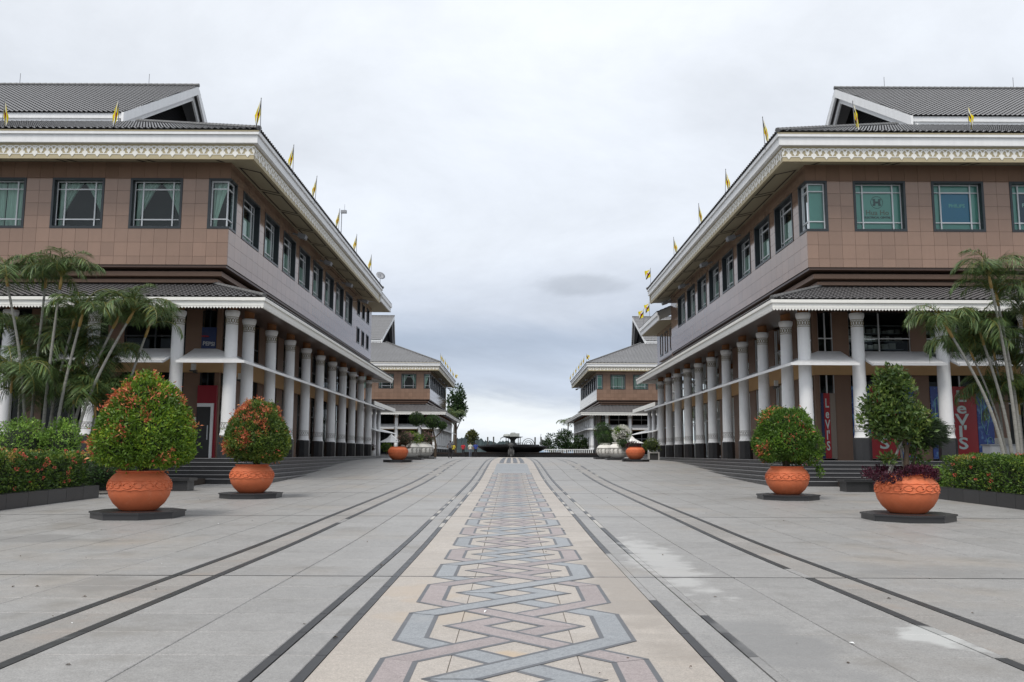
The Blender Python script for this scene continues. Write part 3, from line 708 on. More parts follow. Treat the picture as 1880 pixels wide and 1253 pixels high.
    for p, q in zip(cols[:-1], cols[1:]):
        for z0, z1 in zip(Z_ROWS[:-1], Z_ROWS[1:]):
            c = (p+q)/2
            if any(a < c < e and z0 > ZB-.1 and z1 < ZT+.1 for a, e, *_ in of): continue
            panel(p, q, z0, z1, 'f', near and p < 25.8)
    scols = [WALLY+.026, cw_y, 43.53]
    for k in range(8): scols += [43.53+4*k+1.0, 43.53+4*k+2.0, 43.53+4*k+3.0, 43.53+4*(k+1)]
    for p, q in zip(scols[:-1], scols[1:]):
        for z0, z1 in zip(Z_ROWS[:-1], Z_ROWS[1:]):
            c = (p+q)/2
            if any(a < c < e and z0 > ZB-.1 and z1 < ZT+.1 for a, e, zz, *_ in os_ if zz == ZB): continue
            panel(p, q, z0, z1, 's', near and q < 59.6)
    for p, q, z0, z1 in wall_rects(scols[-1], max(YW, scols[-1]+.01), 10.62, 15.80, [o for o in os_ if o[2] != ZB]):
        n = max(1, round((z1-z0)/.66))
        for k in range(n): panel(p, q, z0+(z1-z0)*k/n, z0+(z1-z0)*(k+1)/n, 's', False)
    o = far_p.build('distant_cladding', 'brown', wall); o['kind'] = 'stuff'
    if YW < 80:
        b = B(); b.box(WALLX+.03, 30, YW-.02, YW+.2, 9.0, 15.8); b.build('end_wall', 'brown_matte', root)
    # room behind
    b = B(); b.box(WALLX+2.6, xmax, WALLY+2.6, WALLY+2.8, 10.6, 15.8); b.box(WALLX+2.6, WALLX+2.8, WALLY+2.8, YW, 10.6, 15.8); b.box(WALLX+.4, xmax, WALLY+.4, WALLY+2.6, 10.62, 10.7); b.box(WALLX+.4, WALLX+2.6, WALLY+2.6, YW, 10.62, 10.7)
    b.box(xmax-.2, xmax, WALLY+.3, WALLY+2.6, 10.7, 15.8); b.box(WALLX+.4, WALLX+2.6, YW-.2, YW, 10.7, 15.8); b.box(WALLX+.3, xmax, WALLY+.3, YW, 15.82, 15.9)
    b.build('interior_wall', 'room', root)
    # windows
    def win(ms, loc, rot, cur=None, film=None):
        w_ = place('window', ms[0], root, loc, rot); place('pane', ms[1], w_); place('glazing_bar', ms[2], w_)
        if cur: place('curtain', cur, w_)
        return w_
    wins = []
    for k, (a, c) in enumerate(fw):
        lx = a if s > 0 else c
        w_ = win(ME_WF, xf((lx, WALLY, ZB)), (0, 0, 0), None)
        if s < 0: place('curtain', ME_CUR_OPEN if k in (0, 1) else ME_CUR_CLOSED, w_)
        elif near:
            place('window_film', ME_FILM, w_)
        else: place('blind', ME_CUR_CLOSED, w_)
        wins.append(w_)
    for k, (a, c) in enumerate(sw):
        w_ = win(ME_WS, xf((WALLX, c if s > 0 else a, ZB)), (0, 0, R(-90) if s > 0 else R(90)))
        place('blind', ME_BLIND, w_)
    for a, c in smx:
        for z in (11.35, 13.85):
            win(ME_WSM, xf((WALLX, c if s > 0 else a, z)), (0, 0, R(-90) if s > 0 else R(90)))
    # corner window (glass wraps the corner)
    t = .11; L1, L2 = cw_x-WALLX, cw_y-WALLY
    fr = B(); fr.box(WALLX-.03, cw_x, WALLY-.03, WALLY+.28, ZB, ZB+t); fr.box(WALLX-.03, WALLX+.28, WALLY+.281, cw_y, ZB, ZB+t)
    fr.box(WALLX-.03, cw_x, WALLY-.03, WALLY+.28, ZT-t, ZT); fr.box(WALLX-.03, WALLX+.28, WALLY+.281, cw_y, ZT-t, ZT)
    fr.box(cw_x-t, cw_x, WALLY-.03, WALLY+.28, ZB+t, ZT-t); fr.box(WALLX-.03, WALLX+.28, cw_y-t, cw_y, ZB+t, ZT-t)
    w_ = fr.build('window', 'slate', root)
    pn = B(); pn.face([(WALLX+.165, WALLY+.165, ZB+t), (cw_x-t, WALLY+.165, ZB+t), (cw_x-t, WALLY+.165, ZT-t), (WALLX+.165, WALLY+.165, ZT-t)]); pn.face([(WALLX+.165, WALLY+.165, ZB+t), (WALLX+.165, cw_y-t, ZB+t), (WALLX+.165, cw_y-t, ZT-t), (WALLX+.165, WALLY+.165, ZT-t)]); pn.build('pane', 'glass', w_)
    br = B(); wd = .028
    for xx in (WALLX+.15, cw_x-t-.03): br.box(xx-wd, xx+wd, WALLY+.11, WALLY+.158, ZB+t, ZT-t)
    br.box(WALLX+.11, WALLX+.158, cw_y-t-.06, cw_y-t-.01, ZB+t, ZT-t)
    for z in (ZB+WH*.20, ZB+WH*.80, ZT-t-.03):
        br.box(WALLX+.18, cw_x-t, WALLY+.115, WALLY+.157, z-wd, z+wd); br.box(WALLX+.115, WALLX+.157, WALLY+.16, cw_y-t, z-wd, z+wd)
    br.build('glazing_bar', 'bar', w_)
    b = B()
    if s < 0:
        nu, nv = 14, 10; base = 0
        for j in range(nv+1):
            v = j/nv
            for i in range(nu+1):
                u = i/nu; b.v.append((cw_x-.12-u*(.82-.62*min(1, v*1.2)**.8), WALLY+.5+.05*math.sin(u*17), ZT-.1-v*2.3))
        for j in range(nv):
            for i in range(nu): a = j*(nu+1)+i; b.f.append((a, a+1, a+nu+2, a+nu+1)); b.m.append(0)
        b.build('curtain', 'curtain', w_, smooth=True)
    else:
        b.box(WALLX+.25, cw_x-.12, WALLY+.25, WALLY+.27, ZB+.12, ZT-.12); b.box(WALLX+.25, WALLX+.27, WALLY+.28, cw_y-.12, ZB+.12, ZT-.12); b.build('window_film', 'film', w_)
    # --- upper eave
    UX, UY, UE = 12.28, 39.67, 79.8
    IX, IY = 12.56, 39.95
    b = B()
    b.face([(IX, IY, 15.40), (xmax, IY, 15.40), (xmax, WALLY+.2, 15.80), (WALLX+.2, WALLY+.2, 15.80)]); b.face([(IX, IY, 15.40), (WALLX+.2, WALLY+.2, 15.80), (WALLX+.2, UE, 15.80), (IX, UE, 15.40)])
    sof = b.build('soffit', 'soffit', root)
    def sof_panel(c0, c1, face):
        b = B(); i0, i1 = .25, 1.38
        sl = (15.80-15.40)/(WALLX+.2-IX); zz = lambda d: 15.40+sl*d-.008
        for (e, hw, mi) in ((0, 0, 0),):
            if face == 'f': f = lambda a, d: (a, IY+d, zz(d))
            else: f = lambda a, d: (IX+d, a, zz(d))
            w2 = .11
            def strip(a0, d0, a1, d1): b.face([f(a0, d0), f(a1, d0), f(a1, d1), f(a0, d1)])
            strip(c0, i0, c1, i0+w2); strip(c0, i1-w2, c1, i1); strip(c0, i0+w2, c0+w2*1.6, i1-w2); strip(c1-w2*1.6, i0+w2, c1, i1-w2)
        b.build('soffit_panel', 'soffit_line', sof)
    for k in range(6): sof_panel(14.2+3.84*k+.15, 14.2+3.84*(k+1)-.15, 'f')
    for k in range(9): sof_panel(41.9+4*k+.15, 41.9+4*(k+1)-.15, 's')
    b = B(); b.box(IX, xmax, IY, IY+.12, 15.40, 16.2); b.box(IX, IX+.12, IY+.12, UE, 15.40, 16.2); fb = b.build('fascia_backing', 'cream', root)
    b = B(); b.box(UX+.08, xmax, UY+.08, UY+.3, 16.14, 16.52); b.box(UX+.08, UX+.3, UY+.3, UE, 16.14, 16.52)
    b.box(UX, xmax, UY, UY+.22, 16.53, 16.71); b.box(UX, UX+.22, UY+.22, UE, 16.53, 16.71)
    b.box(UX+.22, UX+4, UE, UE+.1, 15.5, 16.6)
    fas = b.build('fascia', ['white'], root)
    b = B(); b.box(UX-.012, xmax, UY-.012, UY-.002, 16.66, 16.735); b.build('gutter_edge', 'cream', fas)
    FW = .595
    nf = int((xmax-IX)/FW); ns = int((UE-IY)/FW)
    if near:
        for k in range(nf): place('fretwork_unit', ME_FRET, fb, xf((IX+FW*(k+.5)-.01, IY-.006, 16.06)))
        for k in range(ns): place('fretwork_unit', ME_FRET, fb, xf((IX-.006, IY+FW*(k+.5), 16.06)), (0, 0, R(90) if s < 0 else R(-90)))
    else:
        b = MB()
        for k in range(nf):
            c = xf((IX+FW*(k+.5), IY-.006, 16.06)); i0 = len(b.v); b.v += [(x+c[0], y+c[1], z+c[2]) for x, y, z in FRET.v]; b.f += [tuple(q+i0 for q in f) for f in FRET.f]; b.m += FRET.m
        for k in range(ns):
            c = xf((IX-.006, IY+FW*(k+.5), 16.06)); i0 = len(b.v); b.v += [(-s*y+c[0], x+c[1], z+c[2]) for x, y, z in FRET.v]; b.f += [tuple(q+i0 for q in f) for f in FRET.f]; b.m += FRET.m
        o = b.build('fretwork', 'cream_white', fb); o['kind'] = 'stuff'
    # --- main roof: hipped skirt and gabled top
    XG, GYF, GYB, ZBS, ZRD = 25.3, 50.9, 69.0, 21.5, 27.75
    XS = 23.1
    YM = (GYF+GYB)/2
    b = B(); ZE = 16.78
    crs = .36 if near else .7
    tile_roof(b, (UX-.05, UY-.05, ZE), (xmax, UY-.05, ZE), (xmax, GYF, ZBS), (XS, GYF, ZBS), TILE, crs, .035, SUB)
    tile_roof(b, (UX-.05, UY-.05, ZE), (UX-.05, UE, ZE), (XS, GYB, ZBS), (XS, GYF, ZBS), TILE, crs, .035, SUB)
    tile_roof(b, (UX-.05, UE, ZE), (xmax, UE, ZE), (xmax, GYB, ZBS), (XS, GYB, ZBS), .6, .8, .035, 2)
    OV = 1.5; zlo = ZBS+.5; ylo = GYF-.35; yhi = GYB+.35; dz = (ZRD-zlo)/(YM-ylo)
    tile_roof(b, (XG-OV, ylo, zlo), (xmax, ylo, zlo), (xmax, YM, ZRD), (XG-OV-.9, YM, ZRD), TILE, crs, .035, SUB)
    tile_roof(b, (XG-OV, yhi, zlo), (xmax, yhi, zlo), (xmax, YM, ZRD), (XG-OV-.9, YM, ZRD), .6, .8, .035, 2)
    b.face([(XS, GYF, ZBS-.02), (XG, GYF, ZBS-.02), (XG, GYB, ZBS-.02), (XS, GYB, ZBS-.02)])
    roof = b.build('roof', 'roof_tile', root); roof['kind'] = 'stuff'
    b = B(); cap_line(b, (UX, UY, ZE+.06), (XS, GYF, ZBS+.08), .12); cap_line(b, (XG-OV-.9, YM, ZRD+.05), (xmax, YM, ZRD+.05), .13); cap_line(b, (UX, UE, ZE+.06), (XS, GYB, ZBS+.08), .12)
    b.build('hip_ridge', 'ridge', roof)
    b = B(); x0 = XG-OV
    b.box(XG-1.35, xmax, ylo+.10, ylo+.3, zlo-.36, zlo-.03); b.box(XG-1.2, xmax, ylo+.20, ylo+.5, ZBS-.6, zlo-.361)
    b.build('gable_band', 'white', roof)
    for yl in (ylo, yhi):      # barge boards
        b = B(); sg = 1 if yl < YM else -1
        def q(y, z, x): return (x, y, z)
        for x_, off, wd in ((0, 0, .62), (.35, .55, .50)):
            xa, xb = x0+x_, x0-.9+x_
            tp = ZRD-.04-off; lo = zlo-.02-off
            b.hexa([(xa, yl, lo-wd), (xa+.14, yl, lo-wd), (xb+.14, YM, tp-wd), (xb, YM, tp-wd), (xa, yl, lo), (xa+.14, yl, lo), (xb+.14, YM, tp), (xb, YM, tp)])
        b.build('barge_board', 'white', roof)
    xl = XG-.75
    b = B(); b.face([(xl, ylo+.3, ZBS-.4), (xl, yhi-.3, ZBS-.4), (xl, yhi-.3, zlo-.1), (xl, YM, ZRD-.12), (xl, ylo+.3, zlo-.1)])
    for k in range(30):
        z = ZBS-.1+k*.22; hw = min((ZRD-.5-z)/(ZRD-zlo), 1)*(YM-ylo-.4)
        if hw > .2: b.hexa([(xl-.10, YM-hw, z), (xl-.01, YM-hw, z+.1), (xl-.01, YM+hw, z+.1), (xl-.10, YM+hw, z), (xl-.10, YM-hw, z+.02), (xl-.01, YM-hw, z+.12), (xl-.01, YM+hw, z+.12), (xl-.10, YM+hw, z+.02)])
    b.build('gable_louvre', 'louvre', roof)
    if near:
        b = B()
        for xk in (XG+1.2, XG+10.5): b.tube([(xk, YM, ZRD), (xk, YM, ZRD+.9)], .018, 5)
        b.build('lightning_rod', 'pole', roof)
    # --- floodlights under the eave
    for yk in (53.2, 60.9, 69.0, 76.8):
        o = place('floodlight', ME_FLOOD, root, xf((WALLX-.55, yk, 15.05)), (R(18), 0, R(90) if s < 0 else R(-90)))
    return root, xf, wins

LB, lxf, lwin = building(-1, .26, 0, True, 'large brown building with white columns and red shop door, nearer one on the left')
RB, rxf, rwin = building(+1, .26, 0, True, 'large brown building with white columns and red posters, nearer one on the right')
LF, lfx, _ = building(-1, .26, 106, False, 'distant brown building with white columns beyond the left fountain side, behind white urns', 40)
RF, rfx, _ = building(+1, .26, 106, False, 'distant brown building with white columns on the right, behind the white flowering urn', 40)

# ------------------------------------------------------------------ rear blocks and covered links behind the near pair
def rear_block(s):
    root, xf = (LB, lxf) if s < 0 else (RB, rxf)
    b = MB(xf)
    if s < 0:
        e0, e1, zt = 12.45, 86.5, 16.35
    else:
        e0, e1, zt = 12.95, 89.0, 14.35
    y0 = 79.95 if s < 0 else 78.05
    b.box(e0, e0+.12, y0, e1, zt-.75, zt-.30); b.box(e0-.12, e0-.002, y0, e1, zt-.32, zt); b.box(e0, 18, e1-.1, e1, zt-.75, zt-.1)
    r = b.build('rear_fascia', 'white', root)
    b = MB(xf); b.face([(e0+.12, y0, zt-.75), (e0+.12, e1, zt-.75), (16, e1, zt-.5), (16, y0, zt-.5)]); b.build('rear_soffit', 'soffit', root)
    b = MB(xf); tile_roof(b, (e0-.1, y0, zt+.03), (e0-.1, e1, zt+.03), (18, e1-3, zt+2.2), (18, y0, zt+2.2), .3, .36, .035, 4); o = b.build('rear_roof', 'roof_tile', root); o['kind'] = 'stuff'
    b = MB(xf)
    if s < 0: b.box(15.2, 22, 85.01, 85.3, 1.2, zt-.4)
    else: b.box(14.55, 14.85, 78.05, 88.3, 9.4, zt-.55); b.box(14.85, 22, 88.0, 88.3, 1.2, zt-.5)
    b.build('rear_wall', 'brown', root)
    if s > 0:
        for yk in (79.6, 82.3, 85.0):
            w_ = place('window', ME_WSM[0], root, xf((14.53, yk+1.35, 11.2)), (0, 0, R(-90))); w_.scale = (1, 1, 1.45); place('glazing_bar', ME_WSM[2], w_); b = MB(); b.box(.1, 1.25, .05, .06, .1, 1.35); b.build('pane', 'interior', w_)
def link(s):
    # low covered walkway behind each near building
    X = 13.75
    rt = empty('covered_walkway', (.26+s*X, 86, g(86))); zt = 6.6
    tag(rt, 'low covered walkway with thin white columns behind the %s building' % ('left near' if s < 0 else 'right near'), 'walkway', 'covered walkways behind the near buildings')
    xf = lambda p: (s*(p[0]-X), p[1]-86, p[2]-g(86))
    b = MB(xf); b.hexa([(X-.2, 84, zt-.35), (20, 84, zt+.6), (20, 99, zt+.6), (X-.2, 99, zt-.35), (X-.2, 84, zt-.1), (20, 84, zt+.9), (20, 99, zt+.9), (X-.2, 99, zt-.1)]); rf = b.build('roof', 'roof_tile_low', rt)
    b = MB(xf); b.box(X-.3, X-.202, 84, 99.1, zt-.42, zt-.04); b.box(X-.2, 20, 99.002, 99.1, zt-.42, zt-.04); b.build('fascia', 'cream_white', rf)
    for y in (88, 91, 94):
        b = MB(xf); b.lathe([(.26, 0), (.24, .5), (.2, zt-1.6)], (X+.8, y, g(y)), 14); b.build('column', 'white_col', rt, smooth=True)
    b = MB(xf); b.hexa([(X-.1, 86, 3.75), (X+1.5, 86, 4.2), (X+1.5, 102, 4.2), (X-.1, 102, 3.75), (X-.1, 86, 3.83), (X+1.5, 86, 4.28), (X+1.5, 102, 4.28), (X-.1, 102, 3.83)]); b.build('awning', 'white', rt)
    b = MB(xf); b.box(X+3, X+3.2, 85.4, 100, 1.1, 6.6); b.build('back_wall', 'brown_dark', rt)
for s in (-1, 1): rear_block(s); link(s)

# ------------------------------------------------------------------ shop details on the near buildings
SXf, SYf = 14.7, 42.9
# left: red door surround with white frame
b = MB(lxf); b.box(14.72, 15.66, 42.70, 42.88, 1.33, 4.85); dr = b.build('door', 'red_trim', LB); dr['label'] = 'dark glass door in a red panel'
b = MB(lxf); b.box(14.82, 14.95, 42.62, 42.698, 1.33, 3.97); b.box(14.95, 15.62, 42.62, 42.698, 3.80, 3.97); b.build('door_frame', 'white', dr)
b = MB(lxf); b.box(14.955, 15.64, 42.655, 42.697, 1.34, 3.795); b.build('door_leaf', 'interior', dr)
b = MB(lxf); b.box(15.05, 15.09, 42.62, 42.65, 2.2, 2.9); b.build('door_handle', 'bar', dr)
b = MB(lxf); b.box(15.72, 15.86, 42.84, 42.898, 2.9, 3.3); b.build('notice', 'letter_white', LB)
def wall_lamp(root, xf, x, y, z):
    b = MB(xf); b.box(x-.09, x+.09, y-.10, y+.10, z, z+.32); o = b.build('wall_lamp', 'letter_white', root)
    b = MB(xf); b.box(x-.16, x+.16, y-.12, y+.12, z-.06, z-.002); b.box(x-.03, x+.03, y, y+.5, z-.12, z-.06); b.build('lamp_bracket', 'bronze', o)
wall_lamp(LB, lxf, 15.75, 42.25, 5.55); wall_lamp(RB, rxf, 14.2, 47.6, 5.3); wall_lamp(LB, lxf, 14.2, 44.6, 5.3)
# left: upper-floor drink sign
b = MB(lxf); b.box(14.93, 15.65, 42.87, 42.885, 6.45, 7.75); sg = b.build('shop_sign', 'sign_blue', LB)
for tx, sz, off, mt in (('PEPSI', .46, (.1, -.02, -.12), 'letter_dim'),):
    p = lxf((15.28, 42.862, 6.92)); text('lettering', tx, .27, sg, (p[0], p[1], p[2]), (R(90), R(4), 0), mt, .01)
b = MB(lxf); b.lathe([(.0, 0), (.17, .02), (.19, .05), (0, .06)], (15.45, 42.80, 7.25), 12); o = b.build('sign_disc', 'letter_red', sg)
# right: posters in the shop windows
def poster(root, xf, x0, x1, z0, z1, m, y=42.86, name='window_poster'):
    b = MB(xf); b.box(x0, x1, y, y+.015, z0, z1); return b.build(name, m, root)
def at(xf, x, y, z): return xf((x, y, z))
for k in range(2):
    a = 16.45+3.86*k
    pb = poster(RB, rxf, a+.01, a+.86, 1.42, 4.95, 'poster_blue')
    pr = poster(RB, rxf, a+.88, a+2.24, 1.42, 4.95, 'poster_red')
    text('lettering', 'L\ne\nV\nI\'\nS', .78, pr, at(rxf, a+1.50, 42.85, 3.30), (R(90), 0, 0), 'letter_pale', .016, .004, 1, .74, xs=1.35)
    bb = MB(rxf); bb.tube([(a+1.0+.13*math.cos(t*.6), 42.85, 3.2+.30*math.sin(t*.6)) for t in range(11)], .02, 4); bb.build('print_line', 'letter_pale', pr)
    p2 = poster(RB, rxf, a+2.26, a+3.05, 1.42, 4.95, 'poster_blue')
    for pp, x0 in ((pb, a+.1), (p2, a+2.35)):
        bb = MB(rxf)
        bb.tube([(x0+.1, 42.845, 3.2), (x0+.12, 42.845, 4.3), (x0+.25, 42.845, 4.45), (x0+.3, 42.845, 3.3), (x0+.5, 42.845, 3.5), (x0+.3, 42.845, 2.6), (x0+.1, 42.845, 3.2)], .022, 4)
        bb.tube([(x0+.45+.14*math.cos(t*.7), 42.845, 2.2+.28*math.sin(t*.7)) for t in range(8)], .02, 4); bb.build('print_line', 'letter_cyan', pp)
        text('lettering', 's', .8, pp, at(rxf, x0+.3, 42.85, 1.85), (R(90), 0, 0), 'letter_red', .03)
pb = poster(RB, rxf, 14.93, 15.06, 1.42, 4.6, 'film_navy'); pr = poster(RB, rxf, 15.07, 15.36, 1.42, 4.6, 'poster_red'); text('lettering', 'L\ne\nV\nI\'\nS', .62, pr, at(rxf, 15.215, 42.85, 3.05), (R(90), 0, 0), 'letter_pale', .01, .004, 1, .84, xs=.62)
pb = poster(RB, rxf, 15.37, 15.64, 1.42, 4.6, 'letter_brown')
# right: shelves of goods behind the upper windows
random.seed(3)
for bay in range(3):
    a = 16.45+3.86*bay+.1; c = 19.52+3.86*bay-.1
    b = MB(rxf)
    for z in (6.45, 6.85, 7.25, 7.65, 8.05): b.box(a, c, 43.5, 43.9, z, z+.03)
    sh = b.build('shelf', 'metal_grey', RB)
    b = MB(rxf)
    for z in (6.48, 6.88, 7.28, 7.68):
        x = a
        while x < c-.3:
            w_ = random.uniform(.1, .35); b.box(x, x+w_, 43.52, 43.52+random.uniform(.1, .3), z+.001, z+random.uniform(.12, .32)); x += w_+random.uniform(.02, .15)
    b.build('boxed_goods', 'shop_goods', sh)['kind'] = 'stuff'
    b = MB(rxf); b.box(a+.3, a+1.4, 43.30, 43.34, 7.34, 7.37); b.build('tube_light', 'tube_light', sh)
# window displays on the right building's upper floor
w0, w1, w2 = rwin[0], rwin[1], rwin[2]
place('poster', ME_FILM_PALE, w0); place('poster', ME_FILM_BLUE, w1); place('poster', ME_FILM_NAVY, w2)
b = MB(); b.tube([(WFW/2+.30*math.cos(t*math.pi/12), .343, 1.55+.30*math.sin(t*math.pi/12)) for t in range(25)], .012, 4)
for sx_ in (-1, 1):
    b.box(WFW/2+sx_*.12-.05, WFW/2+sx_*.12+.05, .336, .348, 1.38, 1.72); b.box(WFW/2+sx_*.17-.035, WFW/2+sx_*.17+.035, .337, .347, 1.38, 1.45); b.box(WFW/2+sx_*.17-.035, WFW/2+sx_*.17+.035, .337, .347, 1.65, 1.72)
b.box(WFW/2-.07, WFW/2+.07, .338, .346, 1.50, 1.60); b.build('round_emblem', 'letter_dark', w0)
text('lettering', 'Hua Ho', .36, w0, (WFW/2, .34, 1.02), (R(90), 0, 0), 'letter_brown', .004); text('lettering', 'ELECTRICAL CENTRE', .135, w0, (WFW/2, .34, .78), (R(90), 0, 0), 'letter_dark', .006)
text('lettering', 'PHILIPS', .25, w1, (WFW/2+.1, .34, 1.38), (R(90), 0, 0), 'letter_cyan', .006)
text('lettering', 'Panasonic', .26, w2, (WFW/2, .34, 1.42), (R(90), 0, 0), 'letter_white', .006)

# ------------------------------------------------------------------ flags
def flag_mesh(kind):
    rnd = random.Random(kind*7+1); nu, nv = 14, 12; H = .74; V = []; C = []; F = []
    wd = (.25, .32, .20, .52)[kind]; drop = (.80, .70, .85, .22)[kind]
    for j in range(nv+1):
        for i in range(nu+1):
            u, v = i/nu, j/nv
            x = wd*u*(1-.25*v)+.02; y = .05*math.sin(6*u+2.5*v+kind)*u*1.6+.03*math.sin(13*u+kind)
            z = 1.47-v*H-u*drop*(1-.15*v)-.03*math.sin(5*u+3*v)*u
            V.append((x, y, z)); 
            d = v-u*.72; c = (.86, .70, .02)
            if abs(d-.05) < .14: c = (.82, .82, .80)
            elif abs(d-.33) < .14: c = (.008, .008, .008)
            if (u-.5)**2/.012+(v-.5)**2/.03 < 1: c = (.45, .012, .01)
            C.append((*c, 1))
    for j in range(nv):
        for i in range(nu): a = j*(nu+1)+i; F.append((a, a+1, a+nu+2, a+nu+1))
    me = bpy.data.meshes.new('flag_cloth'); me.from_pydata(V, [], F); me.materials.append(MATS['flag']); me.polygons.foreach_set('use_smooth', [True]*len(F))
    ca = me.color_attributes.new('Col', 'FLOAT_COLOR', 'POINT'); ca.data.foreach_set('color', np.array(C, dtype=np.float32).ravel())
    return me
ME_FLAG = [flag_mesh(k) for k in range(4)]
b = MB(); b.tube([(0, 0, -.15), (0, 0, 1.55)], .018, 6); b.lathe([(.03, 1.55), (.0, 1.62)], (0, 0, 0), 6); ME_POLE = b.mesh('flagpole', 'pole')
def flag(loc, kind, rz, label, group):
    p = place('flagpole', ME_POLE, None, loc); p.name = 'flag'; tag(p, label, 'flag', group); p.rotation_euler = (random.gauss(0, .025), random.gauss(0, .025), 0)
    place('flag_cloth', ME_FLAG[kind], p, None, (0, 0, rz))
flag((-11.95, 39.65, 16.72), 0, R(200), 'yellow flag at the corner of the left building\'s eave', 'flags on the near eaves')
for k, (y, kd) in enumerate(((45.95, 0), (51.4, 2), (58.6, 2), (65.6, 0), (72.7, 0))):
    flag((-11.98, y, 16.74), kd, R(190), 'yellow flag, %s behind the corner flag on the left building\'s receding eave' % ORD[k], 'flags on the near eaves')
flag((-18.7, 39.72, 16.74), 0, R(195), 'drooping yellow flag on the left building\'s front eave, below the gable', 'flags on the near eaves')
flag((-24.25, 39.72, 16.74), 2, R(10), 'yellow flag on the left building\'s front eave at the picture edge', 'flags on the near eaves')
for k, (y, kd) in enumerate(((41.7, 2), (49.8, 0), (57.0, 2), (66.1, 0), (77.5, 3))):
    flag((12.52, y, 16.74), kd, R(170 if kd == 3 else -10), 'yellow flag, %s from the corner on the right building\'s receding eave' % ORD[k], 'flags on the near eaves')
flag((16.24, 39.72, 16.74), 2, R(0), 'drooping yellow flag on the right building\'s front eave, before the gable', 'flags on the near eaves')
flag((21.65, 39.72, 16.74), 0, R(15), 'drooping yellow, white and black flag on the right front eave under grey roof', 'flags on the near eaves')
for k, y in enumerate((146, 150, 155, 161, 168, 176, 184)):
    flag((-12.0, y, 16.74), 3 if k == 6 else 0, R(0), 'tiny yellow flag, %s from the corner on the distant left building' % ORD[k], 'flags on the distant left eave')
    flag((12.5, y, 16.74), 3 if k == 0 else 0, R(180 if k else 0), 'tiny yellow flag, %s from the corner on the distant right building' % ORD[k], 'flags on the distant right eave')
flag((13.1, 82.0, 14.4), 3, R(150), 'yellow flag on the lower rear eave of the right building, nearer one', 'flags on the rear eave'); flag((13.1, 86.0, 14.4), 3, R(170), 'yellow flag on the lower rear eave of the right building, farther one', 'flags on the rear eave')
# mast with camera and satellite dish on the left eave
m_ = empty('camera_mast', (-12.2, 60.6, 16.72)); tag(m_, 'thin grey mast with a camera on the left building\'s eave', 'mast')
b = MB(); b.tube([(0, 0, 0), (0, 0, 2.0)], .03, 6); b.build('pole', 'metal_grey', m_); b = MB(); b.box(-.05, .35, -.12, .12, 1.85, 2.05); b.tube([(.2, 0, 2.05), (.2, 0, 2.5)], .012, 5); b.build('camera_head', 'metal_grey', m_)
d_ = empty('satellite_dish', (-12.0, 77.8, 16.75)); tag(d_, 'small grey satellite dish near the far end of the left eave', 'satellite dish')
b = MB(); b.lathe([(.0, 0), (.25, .04), (.42, .12), (.43, .13), (.25, .06), (0, .02)], (0, 0, 0), 14, cap=False); b.build('dish', 'metal_grey', d_, (0, 0, .75), True, (R(60), 0, R(30))); b = MB(); b.tube([(0, 0, 0), (0, 0, .75)], .025, 5); b.tube([(0, .1, .75), (.1, -.35, .85)], .012, 5); b.build('mount', 'pole', d_)

# ------------------------------------------------------------------ foliage helpers
def leaf_mesh(name, P, D, Nn, L, W, C, m='leaf'):
    """P base points, D leaf directions, Nn approx face normals, L lengths, W widths, C colours; one folded rhombus per leaf"""
    n = len(P); D = D/np.linalg.norm(D, axis=1, keepdims=True)
    S = np.cross(D, Nn); S /= np.maximum(np.linalg.norm(S, axis=1, keepdims=True), 1e-6); U = np.cross(S, D)
    L = L[:, None]; W = W[:, None]
    tip = P+D*L-U*L*.10; mid = P+D*L*.45
    a = mid+S*W*.5+U*W*.18; c = mid-S*W*.5+U*W*.18
    V = np.stack([P, a, tip, c], 1).reshape(-1, 3)
    me = bpy.data.meshes.new(name); me.vertices.add(4*n); me.vertices.foreach_set('co', V.astype(np.float32).ravel())
    idx = np.arange(4*n).reshape(-1, 4); tri = np.stack([idx[:, [0, 1, 2]], idx[:, [0, 2, 3]]], 1).reshape(-1)
    me.loops.add(len(tri)); me.loops.foreach_set('vertex_index', tri.astype(np.int32)); me.polygons.add(2*n)
    me.polygons.foreach_set('loop_start', np.arange(0, 6*n, 3, dtype=np.int32)); me.polygons.foreach_set('loop_total', np.full(2*n, 3, dtype=np.int32))
    me.update(calc_edges=True); me.materials.append(MATS[m])
    ca = me.color_attributes.new('Col', 'FLOAT_COLOR', 'POINT'); cc = np.repeat(np.concatenate([C, np.ones((n, 1))], 1), 4, 0); ca.data.foreach_set('color', cc.astype(np.float32).ravel())
    return me
def unit(v): return v/np.maximum(np.linalg.norm(v, axis=1, keepdims=True), 1e-9)
def fbm(P, s, seed=0.0):
    return np.array([mnoise.fractal(Vector((p[0]*s+seed, p[1]*s-seed, p[2]*s+seed*.5)), 1.0, 2.0, 3) for p in P])
